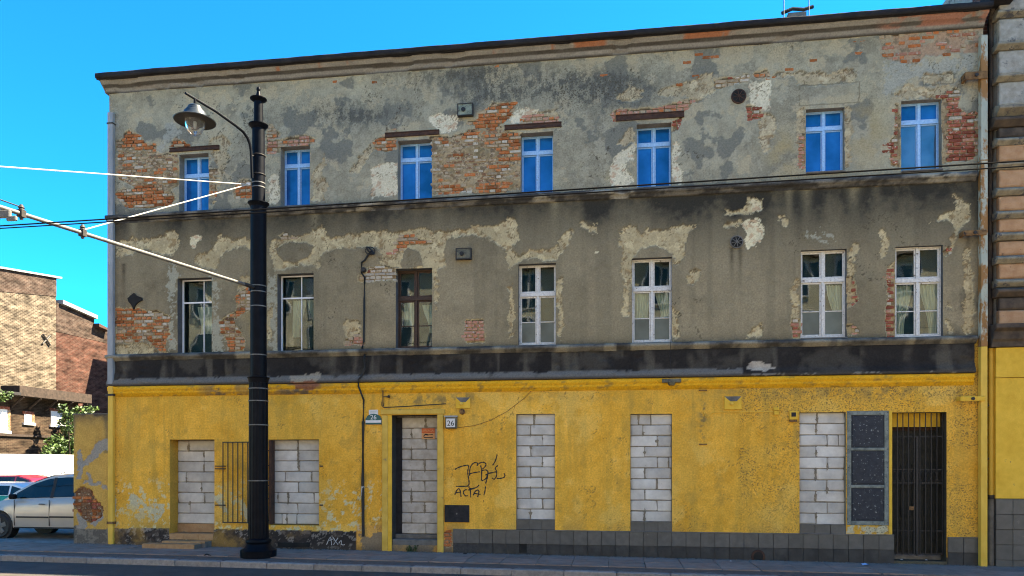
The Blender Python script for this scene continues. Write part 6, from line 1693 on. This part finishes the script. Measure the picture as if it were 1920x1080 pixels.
for (x, y, rad) in [(150, 800, .6), (125, 795, .45), (135, 825, .75), (105, 835, .55), (160, 835, .7), (115, 850, .6), (145, 855, .8), (90, 848, .35), (118, 768, .3), (150, 772, .35), (168, 768, .25), (178, 766, .18), (128, 778, .3), (165, 810, .5)]:
    q = PX(x, y, -28.6 + rb.uniform(-.5, .5)); cen.append((q.x, q.y, q.z, rad))
for k in range(5): cen.append((-28.6 + rb.uniform(-.6, .6), 19 + rb.uniform(-1.2, 1.6), rb.uniform(.5, 1.8), .7))
leaves('foliage', cen, 4600, .17, leaf, BU, 5)
b = MB()
for c in cen[::2]: b.tube([(-28.6, 19 + rb.uniform(-.2, .2), gz(-28)), (-28.6 + (c[0] + 28.6) * .5, 19 + (c[1] - 19) * .4, c[2] * .55), (c[0], c[1], c[2])], [.05, .035, .012], 5)
b.build('stem', M['timber'], BU)
IV = empty('roof_weed', (-29.3, PX(2, 742, -29.3).y, 5.3), 'clump of green weed hanging from the outbuilding eaves at the picture edge', 'plant')
q = PX(2, 742, -29.2); leaves('foliage', [(q.x, q.y, q.z, .3), (q.x, q.y + .5, q.z + .1, .2), (q.x, q.y - .5, q.z, .35)], 260, .15, leaf, IV, 8)
MB().tube([(-29.5, q.y, 5.3), (q.x, q.y, q.z)], .02, 5).build('stem', M['timber'], IV)
# weed on the doorstep
q = P(772, 1024, -.06)
WD = empty('doorstep_weed', (q.x, -.06, gz(q.x)), 'small green weed sprouting at the foot of the walled-up main door', 'plant')
bw = MB()
for k in range(26):
    a = rb.uniform(0, 6.3); l_ = rb.uniform(.08, .2); h_ = rb.uniform(.05, .17)
    p0 = Vector((q.x + rb.uniform(-.10, .10), -.06 + rb.uniform(-.04, .04), gz(q.x))); p1 = p0 + Vector((math.cos(a) * l_ * .5, math.sin(a) * l_ * .4, h_)); p2 = p0 + Vector((math.cos(a) * l_, math.sin(a) * l_ * .8, h_ * .8)); n_ = Vector((-math.sin(a), math.cos(a), 0)) * .010
    bw.add([p0 - n_, p0 + n_, p1 + n_, p1 - n_, p2], [(0, 1, 2, 3), (3, 2, 4)])
bw.build('blades', mat('weed_blade', (.025, .04, .012), (.05, .075, .02), 9, .7, 0), WD)
# litter
def scrap(x, y, w, m, label, Y=None, cat='litter'):
    t_ = (CAMZ - gz(P(x, y).x)) * FPX / (y - HORIZON); u = (x - 960) / FPX
    X, Yy = t_ * (-SN + u * CS), -CAMD + t_ * (CS + u * SN); z = gz(X) + .008
    r = random.Random(int(x)); n = 7
    V = [(X + w * .5 * math.cos(2 * math.pi * k / n) * r.uniform(.6, 1.2), Yy + w * .35 * math.sin(2 * math.pi * k / n) * r.uniform(.6, 1.2), z + r.uniform(0, w * .25)) for k in range(n)] + [(X, Yy, z + w * .3)]
    o = MB().add(V, [(k, (k + 1) % n, n) for k in range(n)]).build('litter_scrap', m); tag(o, label, cat, 'litter on the pavement'); return o
bl = mat('blue_wrapper', (.12, .3, .55), (.2, .4, .65), 20, .4, .1)
scrap(1622, 1060.5, .16, bl, 'blue wrapper on the pavement left of the gated passage'); scrap(388, 1043, .20, M['timber'], 'dark scrap of rubbish on the pavement left of the tram pole')
scrap(424, 1044, .14, M['concrete'], 'grey scrap on the pavement close to the tram pole base'); scrap(872, 1039.5, .10, M['timber'], 'small dark scrap below the meter cabinet'); scrap(1352, 1043.5, .22, M['concrete'], 'flattened grey paper under the tiled plinth')
scrap(1013, 1037, .2, M['timber'], 'curled dark strip at the foot of the tiles by the vent hole'); scrap(1370, 1053, .05, M['white'], 'tiny white scrap on the slabs near the round vent')
for (x, y, w_, lab) in [(1735, 1024, .12, 'white paper scrap inside the barred gate, right of centre'), (1690, 1037, .11, 'crumpled white scrap inside the barred gate at its left post')]:
    q = P(x, y, .22); r = random.Random(x)
    zz = GRD['g8'][2] - .04
    V = [(q.x + w_ * .5 * math.cos(k) * r.uniform(.6, 1.2), .18 + w_ * .4 * math.sin(k), zz + .004 + r.uniform(0, .03)) for k in range(6)] + [(q.x, .18, zz + .06)]
    o = MB().add(V, [(k, (k + 1) % 6, 6) for k in range(6)]).build('litter_scrap', M['white']); tag(o, lab, 'litter', 'litter on the pavement')

# ================================================================ THE OTHER SIDE OF THE STREET (seen in the window panes)
OP = empty('street_house', (0, -26, 0), 'cream row of houses across the street, reflected in the window panes', 'building')
MB().box(-45, 45, -36, -25, -.5, 13.2).build('wall', M['opp_wall'], OP)
MB().prismx([(-24.6, 13.2), (-30.5, 15.2), (-36.4, 13.2)], -45, 45).build('roof', M['opp_roof'], OP)
fr, gl = MB(), MB()
for k in range(-17, 18):
    for zc in (1.6, 5.0, 8.4, 11.0):
        x = k * 2.5; fr.box(x - .62, x + .62, -25.001, -24.93, zc - .1, zc + 1.9)
        for sx_ in (-1, 1): gl.box(x + sx_ * .29 - .23, x + sx_ * .29 + .23, -24.95, -24.92, zc, zc + 1.8)
fr.build('window_frames', M['win_pvc'], OP)['kind'] = 'stuff'; gl.build('window_panes', M['glass_dark'], OP)['kind'] = 'stuff'
slope_sheet('opposite_pavement', -60, 60, -24.99, -21.5, .0, M['slab'])
